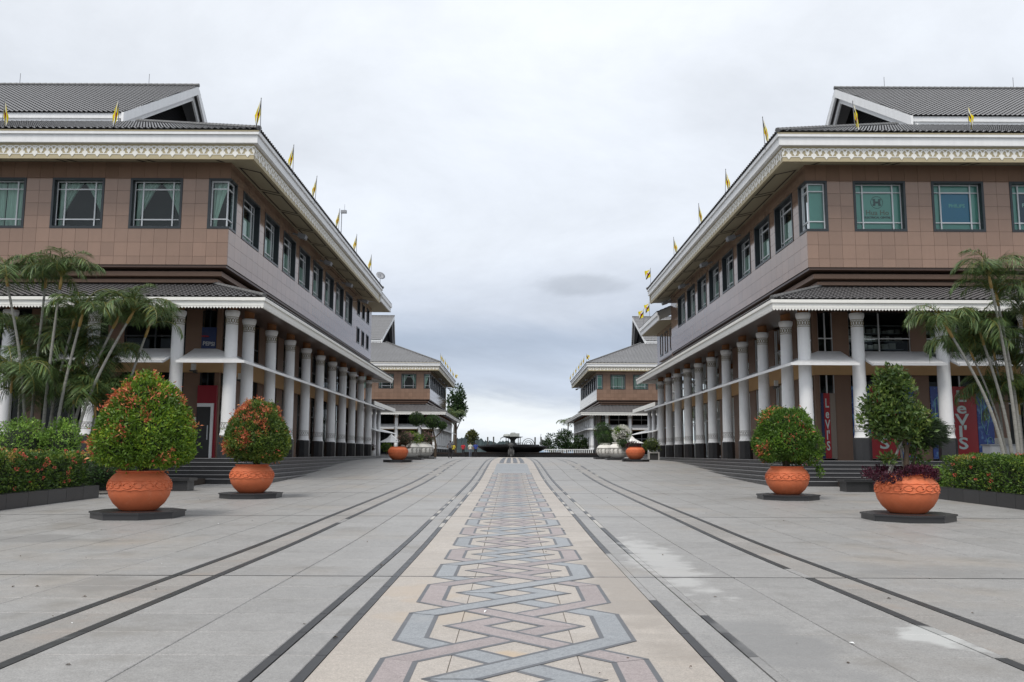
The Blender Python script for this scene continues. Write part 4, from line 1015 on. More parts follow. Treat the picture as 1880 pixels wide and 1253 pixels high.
def crown_leaves(pts, nrm, n_, size, greens, tips=None, tip_amt=0.0, tip_fn=None, up=.35, jitter=.7, asp=.36, depth=.12):
    P = pts-nrm*rng.uniform(0, depth, (len(pts), 1)); D = unit(nrm*.8+np.array([0, 0, up])+rng.normal(0, jitter, P.shape)); Nn = unit(nrm+rng.normal(0, .5, P.shape))
    L = size*rng.uniform(.6, 1.35, len(P)); W = L*asp*rng.uniform(.8, 1.3, len(P))
    g0, g1, g2 = map(np.array, greens); t = rng.random((len(P), 1)); cl = np.clip(.5+fbm(P, 2.2, 3.0)*1.0, 0, 1)[:, None]
    C = np.where(t < .5, g0+(g1-g0)*t*2, g1+(g2-g1)*(t*2-1)*cl)*(0.75+.5*cl)
    if tips is not None:
        f = fbm(P, 1.7, 9.0)+rng.normal(0, .20, len(P))+(tip_fn(P) if tip_fn else 0); sel = f > (1-tip_amt)
        ta, tb = map(np.array, tips); k = rng.random((len(P), 1)); C = np.where(sel[:, None], ta+(tb-ta)*k, C)
    return P, D, Nn, L, W, C
def revolve_samples(prof, n, bumps=.06, seed=1.0, ext=None):
    """sample points on a surface of revolution (profile list (r,z)) with lumpy displacement; returns points, outward normals"""
    r = np.array([p[0] for p in prof]); z = np.array([p[1] for p in prof])
    seg = np.hypot(np.diff(r), np.diff(z))*(r[:-1]+r[1:])*.5+1e-6; cum = np.concatenate([[0], np.cumsum(seg)])/seg.sum()
    q = rng.random(n); i = np.clip(np.searchsorted(cum, q)-1, 0, len(seg)-1); t = (q-cum[i])/(cum[i+1]-cum[i])
    rr = r[i]+(r[i+1]-r[i])*t; zz = z[i]+(z[i+1]-z[i])*t; a = rng.uniform(0, 2*math.pi, n)
    tr, tz = r[i+1]-r[i], z[i+1]-z[i]; ln = np.hypot(tr, tz)+1e-9; nr, nz = tz/ln, -tr/ln
    P = np.stack([rr*np.cos(a), rr*np.sin(a), zz], 1); Nn = np.stack([nr*np.cos(a), nr*np.sin(a), nz], 1)
    P = P+Nn*(fbm(P, 1.6, seed)*bumps*2)[:, None]
    return P, Nn
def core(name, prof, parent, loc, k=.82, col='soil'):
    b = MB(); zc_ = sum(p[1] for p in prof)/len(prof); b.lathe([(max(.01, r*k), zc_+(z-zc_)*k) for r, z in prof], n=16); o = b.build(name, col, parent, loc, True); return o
def join_leaves(parts):
    return tuple(np.concatenate([p[i] for p in parts], 0) for i in range(6))
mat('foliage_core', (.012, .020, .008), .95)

# ------------------------------------------------------------------ terracotta pots on black octagonal slabs
def pot_meshes(Rm, H):
    b = MB(); pr = [(.52, 0), (.60, .03), (.80, .18), (.94, .36), (1.0, .55), (.985, .68), (.93, .80), (.84, .89), (.745, .95), (.73, .965), (.775, .98), (.775, 1.0), (.72, 1.0), (.70, .95), (.2, .93)]
    b.lathe([(r*Rm, z*H) for r, z in pr], n=40, cap=True); body = b.mesh('flower_pot', 'terracotta'); smooth_by_angle(body, 50)
    b = MB(); n = 9
    def rad(z):
        for (r0, z0), (r1, z1) in zip(pr[:-1], pr[1:]):
            if z0 <= z <= z1 and z1 > z0: return (r0+(r1-r0)*(z-z0)/(z1-z0))*Rm
        return Rm
    for zz in (.53, .755):
        pts = [(rad(zz+.012*math.sin(n*2*t*math.pi/60))*1.004*math.cos(2*math.pi*t/60), rad(zz)*1.004*math.sin(2*math.pi*t/60), (zz+.012*math.sin(n*2*math.pi*t/60*2))*H) for t in range(61)]
        b.tube(pts, .016, 5, cap=False)
    for k in range(n):
        a0 = 2*math.pi*k/n
        for rot in (0, 1):
            pts = []
            for q in range(15):
                th = q/14*2.2*math.pi; rr = .085*(1-.35*q/14); da = rr/1.0*math.cos(th)*1.9+(.17 if rot else -.17); dz_ = rr*math.sin(th)*(1 if rot else -1)
                a = a0+da; z = .645+dz_; pts.append((rad(z)*1.006*math.cos(a), rad(z)*1.006*math.sin(a), z*H))
            b.tube(pts, .017, 5)
    rel = b.mesh('carved_relief', 'terracotta', True)
    b = MB(); b.lathe([(.70*Rm, .93*H), (.01, .95*H)], n=20, cap=False); so_ = b.mesh('soil', 'soil')
    return body, rel, so_
POT_A = pot_meshes(.75, .98)
def pot(x, y, label, slab_label, sc_=1.0, base_r=1.07):
    z = g(y); s_ = MB(); oc = [(base_r*math.cos(R(22.5+45*k)), base_r*math.sin(R(22.5+45*k))) for k in range(8)]
    lo = [(px*1.0, py*1.0) for px, py in oc]; s_.prism(lo, -.25, .12); s_.prism([(px*1.03, py*1.03) for px, py in oc], .1205, .16)
    sl_ = s_.build('pot_stand', 'granite_dark', None, (x, y, z)); tag(sl_, slab_label, 'pot stand', 'octagonal black bases under pots')
    p = place('flower_pot', POT_A[0], None, (x, y, z+.16)); p.scale = (sc_, sc_, sc_); tag(p, label, 'pot', 'terracotta pots')
    place('carved_relief', POT_A[1], p); place('soil', POT_A[2], p)
    return z+.16+.93*sc_*.98
GREEN = ((.05, .115, .012), (.13, .24, .02), (.30, .38, .03)); GREEN_D = ((.018, .045, .012), (.04, .095, .018), (.09, .16, .03))
REDS = ((.50, .085, .06), (.62, .25, .09))
def topiary(name, x, y, prof, label, n, size, greens, tip_amt, tip_fn, zb, stem_h=.5, extra=None, bumps=.05, group='topiary shrubs in terracotta pots', asp=.36, corek=.80, tips=REDS):
    rt = empty(name, (x, y, zb)); tag(rt, label, 'shrub', group)
    P, Nn = revolve_samples(prof, n, bumps, x)
    parts = [crown_leaves(P, Nn, n, size, greens, tips, tip_amt, tip_fn, depth=.16, asp=asp)]
    k_ = n//70; Ps, Ns = revolve_samples(prof, k_, bumps, x); parts.append(crown_leaves(Ps+Ns*rng.uniform(.04, .13, (k_, 1)), Ns, k_, size*1.1, greens, tips, tip_amt+.25, tip_fn, depth=.02, asp=asp))
    if extra:
        for (c, r, m) in extra:
            v = unit(rng.normal(0, 1, (m, 3))); Pe = v*np.array(r)*rng.uniform(.55, 1.0, (m, 1))+np.array(c); parts.append(crown_leaves(Pe, v, m, size, greens, tips, tip_amt, tip_fn, depth=.05, asp=asp))
    place('crown', leaf_mesh('crown', *join_leaves(parts)), rt)
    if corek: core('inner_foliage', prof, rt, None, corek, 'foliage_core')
    b = MB(); b.tube([(0, 0, -.05), (.03, .02, prof[0][1]+.2), (.0, .05, prof[0][1]+stem_h)], [.10, .085, .06], 8)
    for k in range(3): b.tube([(.08*math.cos(k*2.1), .08*math.sin(k*2.1), -.03), (.16*math.cos(k*2.1+.4), .16*math.sin(k*2.1+.4), prof[0][1]+.35)], [.035, .03], 6)
    b.build('trunk', 'bark', rt)
    return rt
zt = pot(-8.85, 21.05, 'large terracotta pot under the tall egg-shaped shrub on the left', 'black octagonal base under the leftmost foreground pot', .95, 1.04)
pr1 = [(.12, .08), (.70, .06), (1.08, .20), (1.25, .55), (1.24, .92), (1.10, 1.45), (.86, 1.95), (.52, 2.32), (.22, 2.48), (.01, 2.52)]
topiary('topiary_shrub', -8.80, 21.05, [(.15, .22), (.78, .17), (1.06, .32), (1.17, .60), (1.14, .95), (1.00, 1.38), (.77, 1.80), (.47, 2.18), (.20, 2.40), (.01, 2.45)], 'egg-shaped clipped shrub with red tips in the leftmost pot', 27000, .088, GREEN, .48, lambda P: np.clip((P[:, 2]-1.6)*.16, -.2, .2)+np.where(np.hypot(P[:, 0], P[:, 1]) > 1.12, .12, 0), zt)
zt = pot(-8.40, 28.55, 'terracotta pot beneath the rounded orange-tipped shrub near left steps', 'black octagonal base of the second pot from left', .92, .98)
pr2 = [(.15, .10), (.75, .05), (1.10, .22), (1.19, .55), (1.12, .95), (.95, 1.45), (.68, 1.90), (.35, 2.12), (.01, 2.18)]
topiary('topiary_shrub', -8.28, 28.55, [(r*(.90 if z > .3 else .80), z*.92+.13) for r, z in pr2], 'rounded dome shrub with orange-red top, second pot from left', 23000, .086, ((.035, .08, .015), (.09, .155, .02), (.24, .25, .03)), .58, lambda P: np.clip((P[:, 2]-1.5)*.30, -.15, .4), zt)
zt = pot(9.02, 28.85, 'terracotta pot with the ball-shaped shrub before the right steps', 'black octagonal base under the right ball-shaped shrub pot', .92, .98)
pr3 = [(.15, .12), (.60, .10), (.98, .35), (1.08, .75), (1.04, 1.15), (.88, 1.6), (.55, 1.92), (.2, 2.03), (.01, 2.05)]
topiary('topiary_shrub', 9.0, 28.85, [(r*(.92 if z > .3 else .8), z*.94+.10) for r, z in pr3], 'ball-shaped green shrub with sparse bronze leaves in right pot', 18000, .092, ((.035, .09, .012), (.09, .185, .02), (.20, .30, .03)), .27, None, zt, extra=[((.95, -.2, .75), (.28, .3, .5), 900), ((.8, -.3, .3), (.3, .3, .25), 400), ((.95, -.4, -.1), (.14, .14, .22), 150)], bumps=.10, corek=.72)
# irregular tree in the rightmost pot
zt = pot(9.46, 21.15, 'large terracotta pot holding the irregular small tree and purple plants', 'black octagonal base with white stains under the rightmost pot', .95, 1.04)
rt = empty('potted_tree', (9.46, 21.15, zt)); tag(rt, 'irregular small green tree with stake poles in the rightmost pot', 'tree')
parts = []
for c, r, m in (((-.22, 0, 2.30), (.36, .36, .32), 1500), ((-.12, .05, 2.05), (.42, .4, .3), 1300), ((-.55, 0, 1.75), (.38, .36, .34), 1300), ((-.72, -.05, 1.40), (.34, .3, .26), 900), ((-.15, 0, 1.45), (.55, .5, .42), 2300), ((-.45, -.05, 1.10), (.40, .36, .25), 1200), ((.28, .05, 1.30), (.42, .4, .36), 1400), ((.05, 0, .95), (.38, .36, .25), 700), ((.45, .05, 1.05), (.30, .3, .3), 500), ((-.45, -.1, .42), (.22, .15, .10), 180), ((.35, .05, .65), (.22, .22, .4), 500)):
    m = int(m*.48); v = unit(rng.normal(0, 1, (m, 3))); Pe = v*np.array(r)*1.08*(rng.uniform(.45, 1.15, (m, 1)))+np.array(c)
    parts.append(crown_leaves(Pe, v, m, .125, ((.03, .065, .016), (.075, .13, .025), (.17, .21, .045)), None, depth=.03, asp=.42))
place('crown', leaf_mesh('crown', *join_leaves(parts)), rt)
# feathery casuarina sprays on the right of it
m = 2600; v = unit(rng.normal(0, 1, (m, 3))); Pe = v*np.array((.42, .35, .30))*rng.uniform(.2, 1, (m, 1))+np.array((.58, .1, 1.05)); D = unit(v*.5+np.array((.7, 0, -.15))+rng.normal(0, .25, (m, 3)))
place('needle_sprays', leaf_mesh('needle_sprays', Pe, D, v, rng.uniform(.15, .34, m), np.full(m, .012), np.array((.035, .065, .022))*rng.uniform(.6, 1.4, (m, 1))), rt)
b = MB()
b.tube([(0, 0, -.05), (.05, 0, .6), (-.1, 0, 1.3), (-.2, 0, 2.2)], [.07, .06, .05, .02], 8); b.tube([(.03, 0, .5), (.3, .05, 1.2)], [.04, .02], 6); b.tube([(-.05, 0, 1.1), (-.6, 0, 1.6)], [.03, .012], 6); b.tube([(.18, .1, -.05), (.3, .1, .5), (.5, .1, 1.1)], [.03, .025, .012], 6)
b.build('trunk', 'bark', rt)
for k, (x0, x1) in enumerate(((-.55, .02), (-.42, -.02), (.28, -.18), (.05, -.12))):
    b = MB(); b.tube([(x0, -.15+.1*k, -.05), (x1, 0, 1.0)], .026, 6); b.build('stake', 'palm_bark', rt)
pu = empty('purple_plant', (9.46, 21.15, zt)); tag(pu, 'dark purple ground cover spilling over the rightmost pot', 'plant')
m = 4200; a = rng.uniform(0, 2*math.pi, m); rr = .72*np.sqrt(rng.random(m)); Pe = np.stack([rr*np.cos(a), rr*np.sin(a), rng.uniform(-.03, .20, m)+.06*np.sin(a*3)], 1); ex = (a > 2.6) & (a < 4.2); Pe[ex, :2] *= 1.35; Pe[ex, 2] -= .06
v = unit(np.stack([np.cos(a)*.5, np.sin(a)*.5, np.full(m, .7)], 1)); place('leaves', leaf_mesh('leaves', *crown_leaves(Pe, v, m, .075, ((.03, .006, .014), (.06, .010, .025), (.10, .02, .04)), None, depth=.02, asp=.45)), pu)
gp_ = empty('fine_green_plant', (10.0, 21.75, zt)); tag(gp_, 'fine pale green feathery plant behind the rightmost pot rim', 'plant')
m = 1800; v = unit(np.abs(rng.normal(0, 1, (m, 3)))*np.array((1, 1, 1))*np.where(rng.random((m, 3)) < .5, -1, 1)); v[:, 2] = np.abs(v[:, 2]); place('leaves', leaf_mesh('leaves', v*np.array((.34, .2, .22))*rng.random((m, 1)), unit(v+np.array((0, 0, .4))), v, rng.uniform(.12, .25, m), np.full(m, .014), np.array((.09, .14, .05))*rng.uniform(.6, 1.3, (m, 1))), gp_)
b = MB(); b.tube([(0, 0, -1.4), (0, 0, .1)], .05, 6); b.build('stem', 'bark', gp_)

# ------------------------------------------------------------------ hedges in black stone planters
def hedge(s, X, y0, y1, label, seed, wd=3.2, zt=1.6, flowers=1.0):
    xm = X+s*(wd/2+.25); ym = (y0+y1)/2; z0 = g(ym)+.40
    rt = empty('flowering_hedge', (xm, ym, z0)); tag(rt, label, 'hedge', 'hedges in black planters')
    h = zt-z0; lx, ly = wd, (y1-y0)-.35; n = 21000
    fa = [('top', lx*ly), ('in', ly*h*1.15), ('front', lx*h), ('back', lx*h*.5)]; tot = sum(f[1] for f in fa); parts = []
    for nm, ar in fa:
        m = int(n*ar/tot); u, w2 = rng.random(m), rng.random(m)
        if nm == 'top': P = np.stack([(u-.5)*lx, (w2-.5)*ly, np.full(m, h)], 1); Nn = np.tile((0, 0, 1.), (m, 1))
        elif nm == 'in': P = np.stack([np.full(m, -s*lx/2), (u-.5)*ly, w2*h], 1); Nn = np.tile((-s*1., 0, .25), (m, 1))
        elif nm == 'front': P = np.stack([(u-.5)*lx, np.full(m, -ly/2), w2*h], 1); Nn = np.tile((0, -1., .25), (m, 1))
        else: P = np.stack([(u-.5)*lx, np.full(m, ly/2), w2*h], 1); Nn = np.tile((0, 1., .25), (m, 1))
        # rounded shoulders and lumps
        e = np.maximum(np.abs(P[:, 0])/(lx/2), np.abs(P[:, 1])/(ly/2)); P[:, 2] -= np.where(nm == 'top', np.clip(e-.86, 0, 1)*.9, 0)
        P = P+Nn*(fbm(P, 1.5, seed)*.09)[:, None]
        Cp = crown_leaves(P, unit(Nn), m, .085, ((.03, .07, .012), (.075, .15, .02), (.22, .28, .035)), ((.26, .29, .04), (.42, .20, .07)), .30, lambda P: np.clip((P[:, 2]-h*.75)*.9, -.25, .35), depth=.2, asp=.45)
        parts.append(Cp)
    place('leaves', leaf_mesh('leaves', *join_leaves(parts)), rt)
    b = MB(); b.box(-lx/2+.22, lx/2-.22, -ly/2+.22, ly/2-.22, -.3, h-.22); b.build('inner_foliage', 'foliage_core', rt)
    # flower heads: small balls of petals
    parts = []
    nh = int(70*flowers)
    for k in range(nh):
        if rng.random() < .6: c = np.array(((rng.random()-.5)*lx, (rng.random()-.5)*ly, h+.03))
        else: c = np.array((-s*(lx/2+.06), (rng.random()-.5)*ly, rng.random()**.6*h))
        m = 16; v = unit(rng.normal(0, 1, (m, 3))); P = c+v*rng.uniform(.01, .035); C = np.array((.58, .10, .07))*rng.uniform(.7, 1.2, (m, 1))+np.array((0, .05, .03))*rng.random((m, 1))
        parts.append((P, v, unit(v+rng.normal(0, .5, (m, 3))), np.full(m, rng.uniform(.028, .055)), np.full(m, .035), C))
    place('flowers', leaf_mesh('flowers', *join_leaves(parts)), rt)
    # planter curb
    pl = empty('stone_planter', (X, ym, g(ym))); tag(pl, 'low black stone planter wall around the %s hedge' % ('left' if s < 0 else 'right'), 'planter', 'black stone planters')
    nb = int((y1-y0)/.93); bl = (y1-y0)/nb; rel = lambda p: (p[0]-X, p[1]-ym, p[2]-g(ym))
    for k in range(nb):
        a = y0+k*bl; b = MB(rel); zz = g(a+bl/2); xs_ = sorted((X, X+s*.28)); b.box(xs_[0], xs_[1], a+.006, a+bl-.006, zz-.2, zz+.40); b.build('curb_stone', 'granite_dark', pl)
    for k in range(4):
        xa = X+s*(.29+k*.85); xs_ = sorted((xa+s*.006, xa+s*.844))
        for yy in (y0, y1-.28): b = MB(rel); b.box(xs_[0], xs_[1], yy, yy+.28, g(yy)-.2, g(yy)+.40); b.build('curb_stone', 'granite_dark', pl)
    b = MB(rel); xs_ = sorted((X+s*.285, X+s*3.6)); b.box(xs_[0], xs_[1], y0+.285, y1-.285, g(ym)-.2, g(ym)+.33); b.build('soil', 'soil', pl)
hedge(-1, -13.15, 21.0, 28.2, 'clipped hedge with coral-red flowers in the left black planter', 4.0)
hedge(+1, 14.15, 22.0, 29.6, 'clipped green hedge with few red flowers in right black planter', 8.0, flowers=.35)
# stone benches and planting beds
for s, X, Y in ((-1, -11.7, 32.0), (1, 12.55, 33.2)):
    bn = empty('stone_bench', (X, Y, g(Y))); tag(bn, 'low black stone bench behind the foreground pot on the %s' % ('left' if s < 0 else 'right'), 'bench', 'black stone benches')
    f = lambda p: (s*p[0], p[1], p[2])
    b = MB(f); b.box(-.05, 4.2, -.06, .75, .37, .47); b.build('seat_slab', 'granite_dark', bn)
    b = MB(f); b.box(.05, 4.2, .12, .70, -.2, .369); b.box(.05, .9, .02, .119, -.2, .369); b.build('base', 'granite_dark', bn)
    bd = MB(f); x0 = 1.2; bd.box(x0, 12, 2.0, 5.2 if s < 0 else 4.2, -.3, .30); bd.box(3.6, 12, -1.6, 1.999, -.3, .30)
    o = bd.build('planting_bed', 'soil', None, (X, Y, g(Y))); o['kind'] = 'structure'

# ------------------------------------------------------------------ palms
def frond_mesh(k):
    rnd = random.Random(40+k); Lr = 1.75+.3*rnd.random(); e0 = R(rnd.uniform(50, 78)); curl = rnd.uniform(1.9, 2.9)
    pts = []; p = np.array((0., 0., 0.)); n = 24; side = rnd.uniform(-.12, .12)
    for i in range(n+1):
        t = i/n; a = e0-curl*t**1.35; pts.append(p.copy()); p = p+np.array((math.cos(a), side*t, math.sin(a)))*Lr/n
    pts = np.array(pts); P, D, Nn, L, W, C = [], [], [], [], [], []
    segs = []
    for i in range(3, n+1):
        t = i/n; tg = pts[min(i+1, n)]-pts[i-1]; tg /= np.linalg.norm(tg); up = np.cross(np.cross(tg, (0, 0, 1.)), tg)
        for sd in (-1, 1):
            for q in (0, .4):
                base = pts[i]-tg*Lr/n*q
                ln = (.74*math.sin(math.pi*min(1, .16+.80*t))**.7)*rnd.uniform(.85, 1.1)*(.55 if t > .93 else 1)
                out_ = np.array((0, sd, 0.))-tg*0; d = out_*.78+tg*.62+np.array((rnd.gauss(0, .12), rnd.gauss(0, .12), rnd.uniform(-.15, .45)))
                segs.append((base, d/np.linalg.norm(d), ln, .028*rnd.uniform(.7, 1.2), rnd.random()))
    V = []; F = []; CC = []
    for base, d, ln, wd, rc in segs:
        i0 = len(V); sdv = np.cross(d, (0, 0, 1.)); sdv /= np.linalg.norm(sdv)+1e-9
        for k2, (f, w_) in enumerate(((0, .4), (.38, 1.0), (.72, .75), (1.0, .05))):
            c = base+d*ln*f+np.array((0, 0, -1.))*ln*.55*f*f
            V += [c+sdv*wd*.5*w_, c-sdv*wd*.5*w_]
        for k2 in range(3): a = i0+2*k2; F.append((a, a+1, a+3, a+2))
        col = np.array((.115, .185, .065))*(.45+.85*rc) if rc < .9 else np.array((.16, .17, .03)); CC += [(*col, 1)]*8
    b = MB(); b.tube([tuple(q) for q in pts], [.028-.022*i/n for i in range(n+1)], 5); i0 = len(V); V += [np.array(q) for q in b.v]; F += [tuple(i0+q for q in f) for f in b.f]; CC += [(.16, .15, .03, 1)]*len(b.v)
    me = bpy.data.meshes.new('frond'); me.from_pydata([tuple(q) for q in V], [], F); me.materials.append(MATS['frond'])
    ca = me.color_attributes.new('Col', 'FLOAT_COLOR', 'POINT'); ca.data.foreach_set('color', np.array(CC, dtype=np.float32).ravel()); return me
ME_FROND = [frond_mesh(k) for k in range(7)]
def palm(base, top, label, group, nf=9, scale=1.0, r0=.085, seed=0):
    rnd = random.Random(seed); rt = empty('palm_tree', base); tag(rt, label, 'palm', group)
    B_, T_ = Vector(base), Vector(top); d = T_-B_; n = 16; pts = []; rs = []
    sag = Vector((d.x, d.y, 0))*-.22
    for i in range(n*4+1):
        t = i/(n*4); p = d*t+sag*math.sin(math.pi*t); pts.append(p); rs.append((r0-(r0*.38)*t)*(1.0+.07*(1 if i % 4 == 0 else 0)))
    b = MB(); b.tube(pts, rs, 8); b.build('trunk', 'palm_bark', rt, smooth=False)
    tdir = (pts[-1]-pts[-6]).normalized(); sh = d+tdir*.55
    b = MB(); b.tube([d-tdir*.05, d+tdir*.2, sh], [r0*.72, r0*.85, r0*.38], 8); b.build('crown_shaft', 'crownshaft', rt, smooth=True)
    a0 = rnd.uniform(0, 6.28)
    nf = int(nf*1.45)
    for k in range(nf):
        fm = ME_FROND[rnd.randrange(len(ME_FROND))]; sc_ = scale*rnd.uniform(.85, 1.15)
        o = place('frond', fm, rt, d+tdir*rnd.uniform(.35, .55), (rnd.gauss(0, .12), rnd.uniform(-.35, .45), a0+k*2.399+rnd.gauss(0, .2))); o.scale = (sc_, sc_, sc_)
    return rt
def px(u, v, Y):       # world point seen at photo pixel (u,v) at depth Y; used once here to set out the planting
    a = (u-940)/1600.8; bb = (626.5-v)/1600.8; c, s = math.cos(.0041), math.sin(.0041); X = c*a-s*bb; yy = s*a+c*bb
    d = (X, math.cos(.1282)-yy*math.sin(.1282), math.sin(.1282)+yy*math.cos(.1282)); k = Y/d[1]; return (d[0]*k, Y, 1.6+d[2]*k)
LP = [((14, 525), (48, 835), 32.6, 9), ((83, 528), (52, 835), 33.4, 10), ((110, 530), (74, 835), 32.0, 10), ((133, 602), (82, 835), 33.0, 8), ((146, 598), (96, 835), 31.6, 9), ((208, 602), (120, 840), 32.8, 9), ((234, 592), (128, 840), 31.8, 10), ((267, 618), (205, 840), 33.6, 9), ((140, 668), (118, 840), 34.0, 7), ((40, 640), (30, 835), 34.4, 8), ((190, 690), (160, 840), 34.0, 8), ((90, 700), (100, 840), 34.6, 8), ((20, 720), (10, 840), 31.0, 7), ((60, 745), (60, 840), 33.5, 8), ((135, 740), (135, 845), 33.2, 8), ((175, 765), (178, 845), 32.6, 7), ((205, 740), (200, 845), 34.2, 8)]
for k, (t, b_, Y, nf) in enumerate(sorted(LP, key=lambda q: q[0][0])):
    bp = px(b_[0], b_[1], Y); palm((bp[0], Y, g(Y)+.25), px(t[0], t[1], Y), 'slender palm in the left bed, %s crown counting from the picture edge' % ORD[k], 'palms in the left bed', nf if t[1] < 640 else 15, .86 if t[1] < 640 else 1.0, .068 if t[1] < 640 else .05, k)
RP = [((1820, 528), (1872, 842), 32.0, 10), ((1833, 560), (1878, 842), 33.0, 8), ((1748, 618), (1850, 842), 31.4, 10), ((1806, 632), (1862, 842), 32.6, 9), ((1788, 660), (1853, 842), 33.4, 8), ((1827, 660), (1858, 842), 34.0, 9), ((1880, 600), (1885, 842), 34.0, 10), ((1900, 560), (1898, 842), 32.8, 10), ((1865, 690), (1880, 842), 34.4, 8), ((1835, 740), (1845, 845), 34.2, 7), ((1872, 760), (1878, 845), 33.6, 7)]
for k, (t, b_, Y, nf) in enumerate(sorted(RP, key=lambda q: q[0][0])):
    bp = px(b_[0], b_[1], Y); palm((bp[0], Y, g(Y)+.25), px(t[0], t[1], Y), 'slender leaning palm in the right bed, %s crown from the plaza side' % ORD[k], 'palms in the right bed', nf if t[1] < 640 else 14, .88 if t[1] < 640 else .95, .068 if t[1] < 640 else .05, 50+k)
# shrubs under the palms
def bush(x, y, z, r, label, n, size, greens, tips=None, tip_amt=0, cat='bush', group='shrubs under the palms', lump=.18, name='leafy_bush', trunk=.3, asp=.42):
    rt = empty(name, (x, y, z)); tag(rt, label, cat, group)
    v = unit(rng.normal(0, 1, (n, 3))); P = v*np.array(r)*(1+fbm(v*2, 1.3, x)[:, None]*lump*2); P[:, 2] += r[2]*.95
    place('crown', leaf_mesh('crown', *crown_leaves(P, v, n, size, greens, tips, tip_amt, None, depth=min(r)*.3, asp=asp)), rt)
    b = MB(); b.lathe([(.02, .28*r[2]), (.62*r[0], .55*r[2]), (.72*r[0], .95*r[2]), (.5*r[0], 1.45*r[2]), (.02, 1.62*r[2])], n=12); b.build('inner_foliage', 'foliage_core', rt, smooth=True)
    b = MB(); b.tube([(0, 0, -trunk), (0, 0, r[2]*.8)], [.05*max(1, r[0]), .03*max(1, r[0])], 6); b.build('trunk', 'bark', rt)
    return rt
LG = ((.10, .20, .04), (.18, .32, .05), (.30, .44, .08))
p = px(38, 832, 30.2); bush(p[0], 30.2, .75, (1.0, .8, 1.0), 'bright light-green bush behind the left hedge, nearer the picture edge', 4200, .10, LG)
p = px(112, 832, 30.6); bush(p[0], 30.6, .85, (.66, .6, .95), 'bright light-green bush behind the left hedge, nearer the egg-shaped shrub', 3000, .10, LG)
p = px(78, 840, 29.6); bush(p[0], 29.6, .50, (.6, .5, .55), 'low dark green bush between the light bushes and left hedge', 2200, .07, GREEN_D)
p = px(160, 840, 29.8); bush(p[0], 29.8, .45, (.55, .5, .5), 'low dark bush at the end of the left hedge', 2000, .07, GREEN_D)
p = px(213, 850, 30.4); bush(p[0], 30.4, .40, (.7, .6, .6), 'dark shrub behind the egg-shaped shrub\'s pot', 2600, .08, GREEN_D)
p = px(1715, 870, 30.5); bush(p[0], 30.5, .35, (.5, .5, .42), 'small yellow-green bush at the end of the right hedge', 2200, .08, LG)
# white cabinet behind the right hedge
p = px(1838, 842, 34.6); cb = empty('utility_cabinet', (p[0], 34.6, g(34.6))); tag(cb, 'pale grey cabinet standing behind the right hedge', 'cabinet')
b = MB(); b.box(-.55, .55, -.3, .3, 0, 1.75); b.build('body', 'steelgrey', cb); b = MB(); b.box(-.6, .6, -.34, .34, 1.751, 1.81); b.build('top', 'metal_grey', cb)
for xk in (-.27, .27): b = MB(); b.box(xk-.25, xk+.25, -.325, -.301, .1, 1.68); b.build('door', 'steelgrey', cb)
b = MB(); b.box(-.04, .04, -.345, -.326, .8, 1.0); b.build('handle', 'pole', cb)
b = MB(); b.box(-.8, -.45, 36.0-34.6-1.0, .9, 1.82, 2.1) if False else b.box(-.1, .3, -.2, .2, 1.811, 2.05); b.build('control_box', 'concrete', cb)

# ------------------------------------------------------------------ far plaza: urns, small pots, topiary trees
def urn(x, y, label, sc_=1.0):
    b = MB(); pr = [(.42, 0), (.50, .03), (.70, .22), (.80, .45), (.82, .68), (.76, .90), (.60, 1.08), (.44, 1.15), (.42, 1.20), (.50, 1.24), (.50, 1.28), (.40, 1.27), (.05, 1.2)]
    b.lathe(pr, n=28); me = b.mesh('white_urn', 'urn_white'); smooth_by_angle(me, 50)
    o = place('white_urn', me, None, (x, y, g(y)+.14)); o.scale = (sc_,)*3; tag(o, label, 'urn', 'white urns on the upper plaza')
    b = MB()
    for k in range(14):
        a0 = 2*math.pi*k/14
        for q in (0, 1):
            pts = [(.835*math.cos(a0+.10*math.sin(t*.9+q*1.5)+.03*t), .835*math.sin(a0+.10*math.sin(t*.9+q*1.5)+.03*t), .40+.065*t) for t in range(7)]; b.tube(pts, .022, 4)
    for zz in (.38, .82):
        rr = .80 if zz < .5 else .80; b.lathe([(rr, zz-.02), (rr+.03, zz-.02), (rr+.03, zz+.02), (rr, zz+.02)], n=24, cap=False)
    b.build('carved_relief', 'urn_relief', o)
    b = MB(); b.box(-1.0, 1.0, -1.0, 1.0, -.2, .14); st = b.build('pot_stand', 'granite_dark', None, (x, y, g(y))); tag(st, 'square black base under the '+label, 'pot stand', 'black bases under the urns')
    return g(y)+.14+1.2*sc_
def small_pot(x, y, label, slab):
    return pot(x, y, label, slab, .93, 1.05)
FL_P = ((.45, .16, .22), (.62, .34, .36)); FL_W = ((.72, .72, .66), (.85, .85, .80)); FL_Y = ((.55, .50, .28), (.62, .60, .45))
z = small_pot(-7.95, 61.6, 'small orange pot beside the white urns on the left', 'black base under the distant left orange pot'); bush(-7.5, 61.9, z-.05, (.55, .5, .62), 'pinkish flowering bush in the distant left orange pot', 1600, .09, ((.05, .05, .03), (.10, .08, .05), (.18, .12, .09)), FL_P, .7, 'bush', 'flowering bushes in urns', .2, 'flowering_bush')
z = urn(-7.96, 69.0, 'left white urn nearer the orange pot'); bush(-7.85, 69.0, z-.15, (.85, .7, .50), 'pale yellow flowering bush in the left white urn nearer the camera', 1900, .10, GREEN, FL_Y, .75, 'bush', 'flowering bushes in urns', .2, 'flowering_bush')
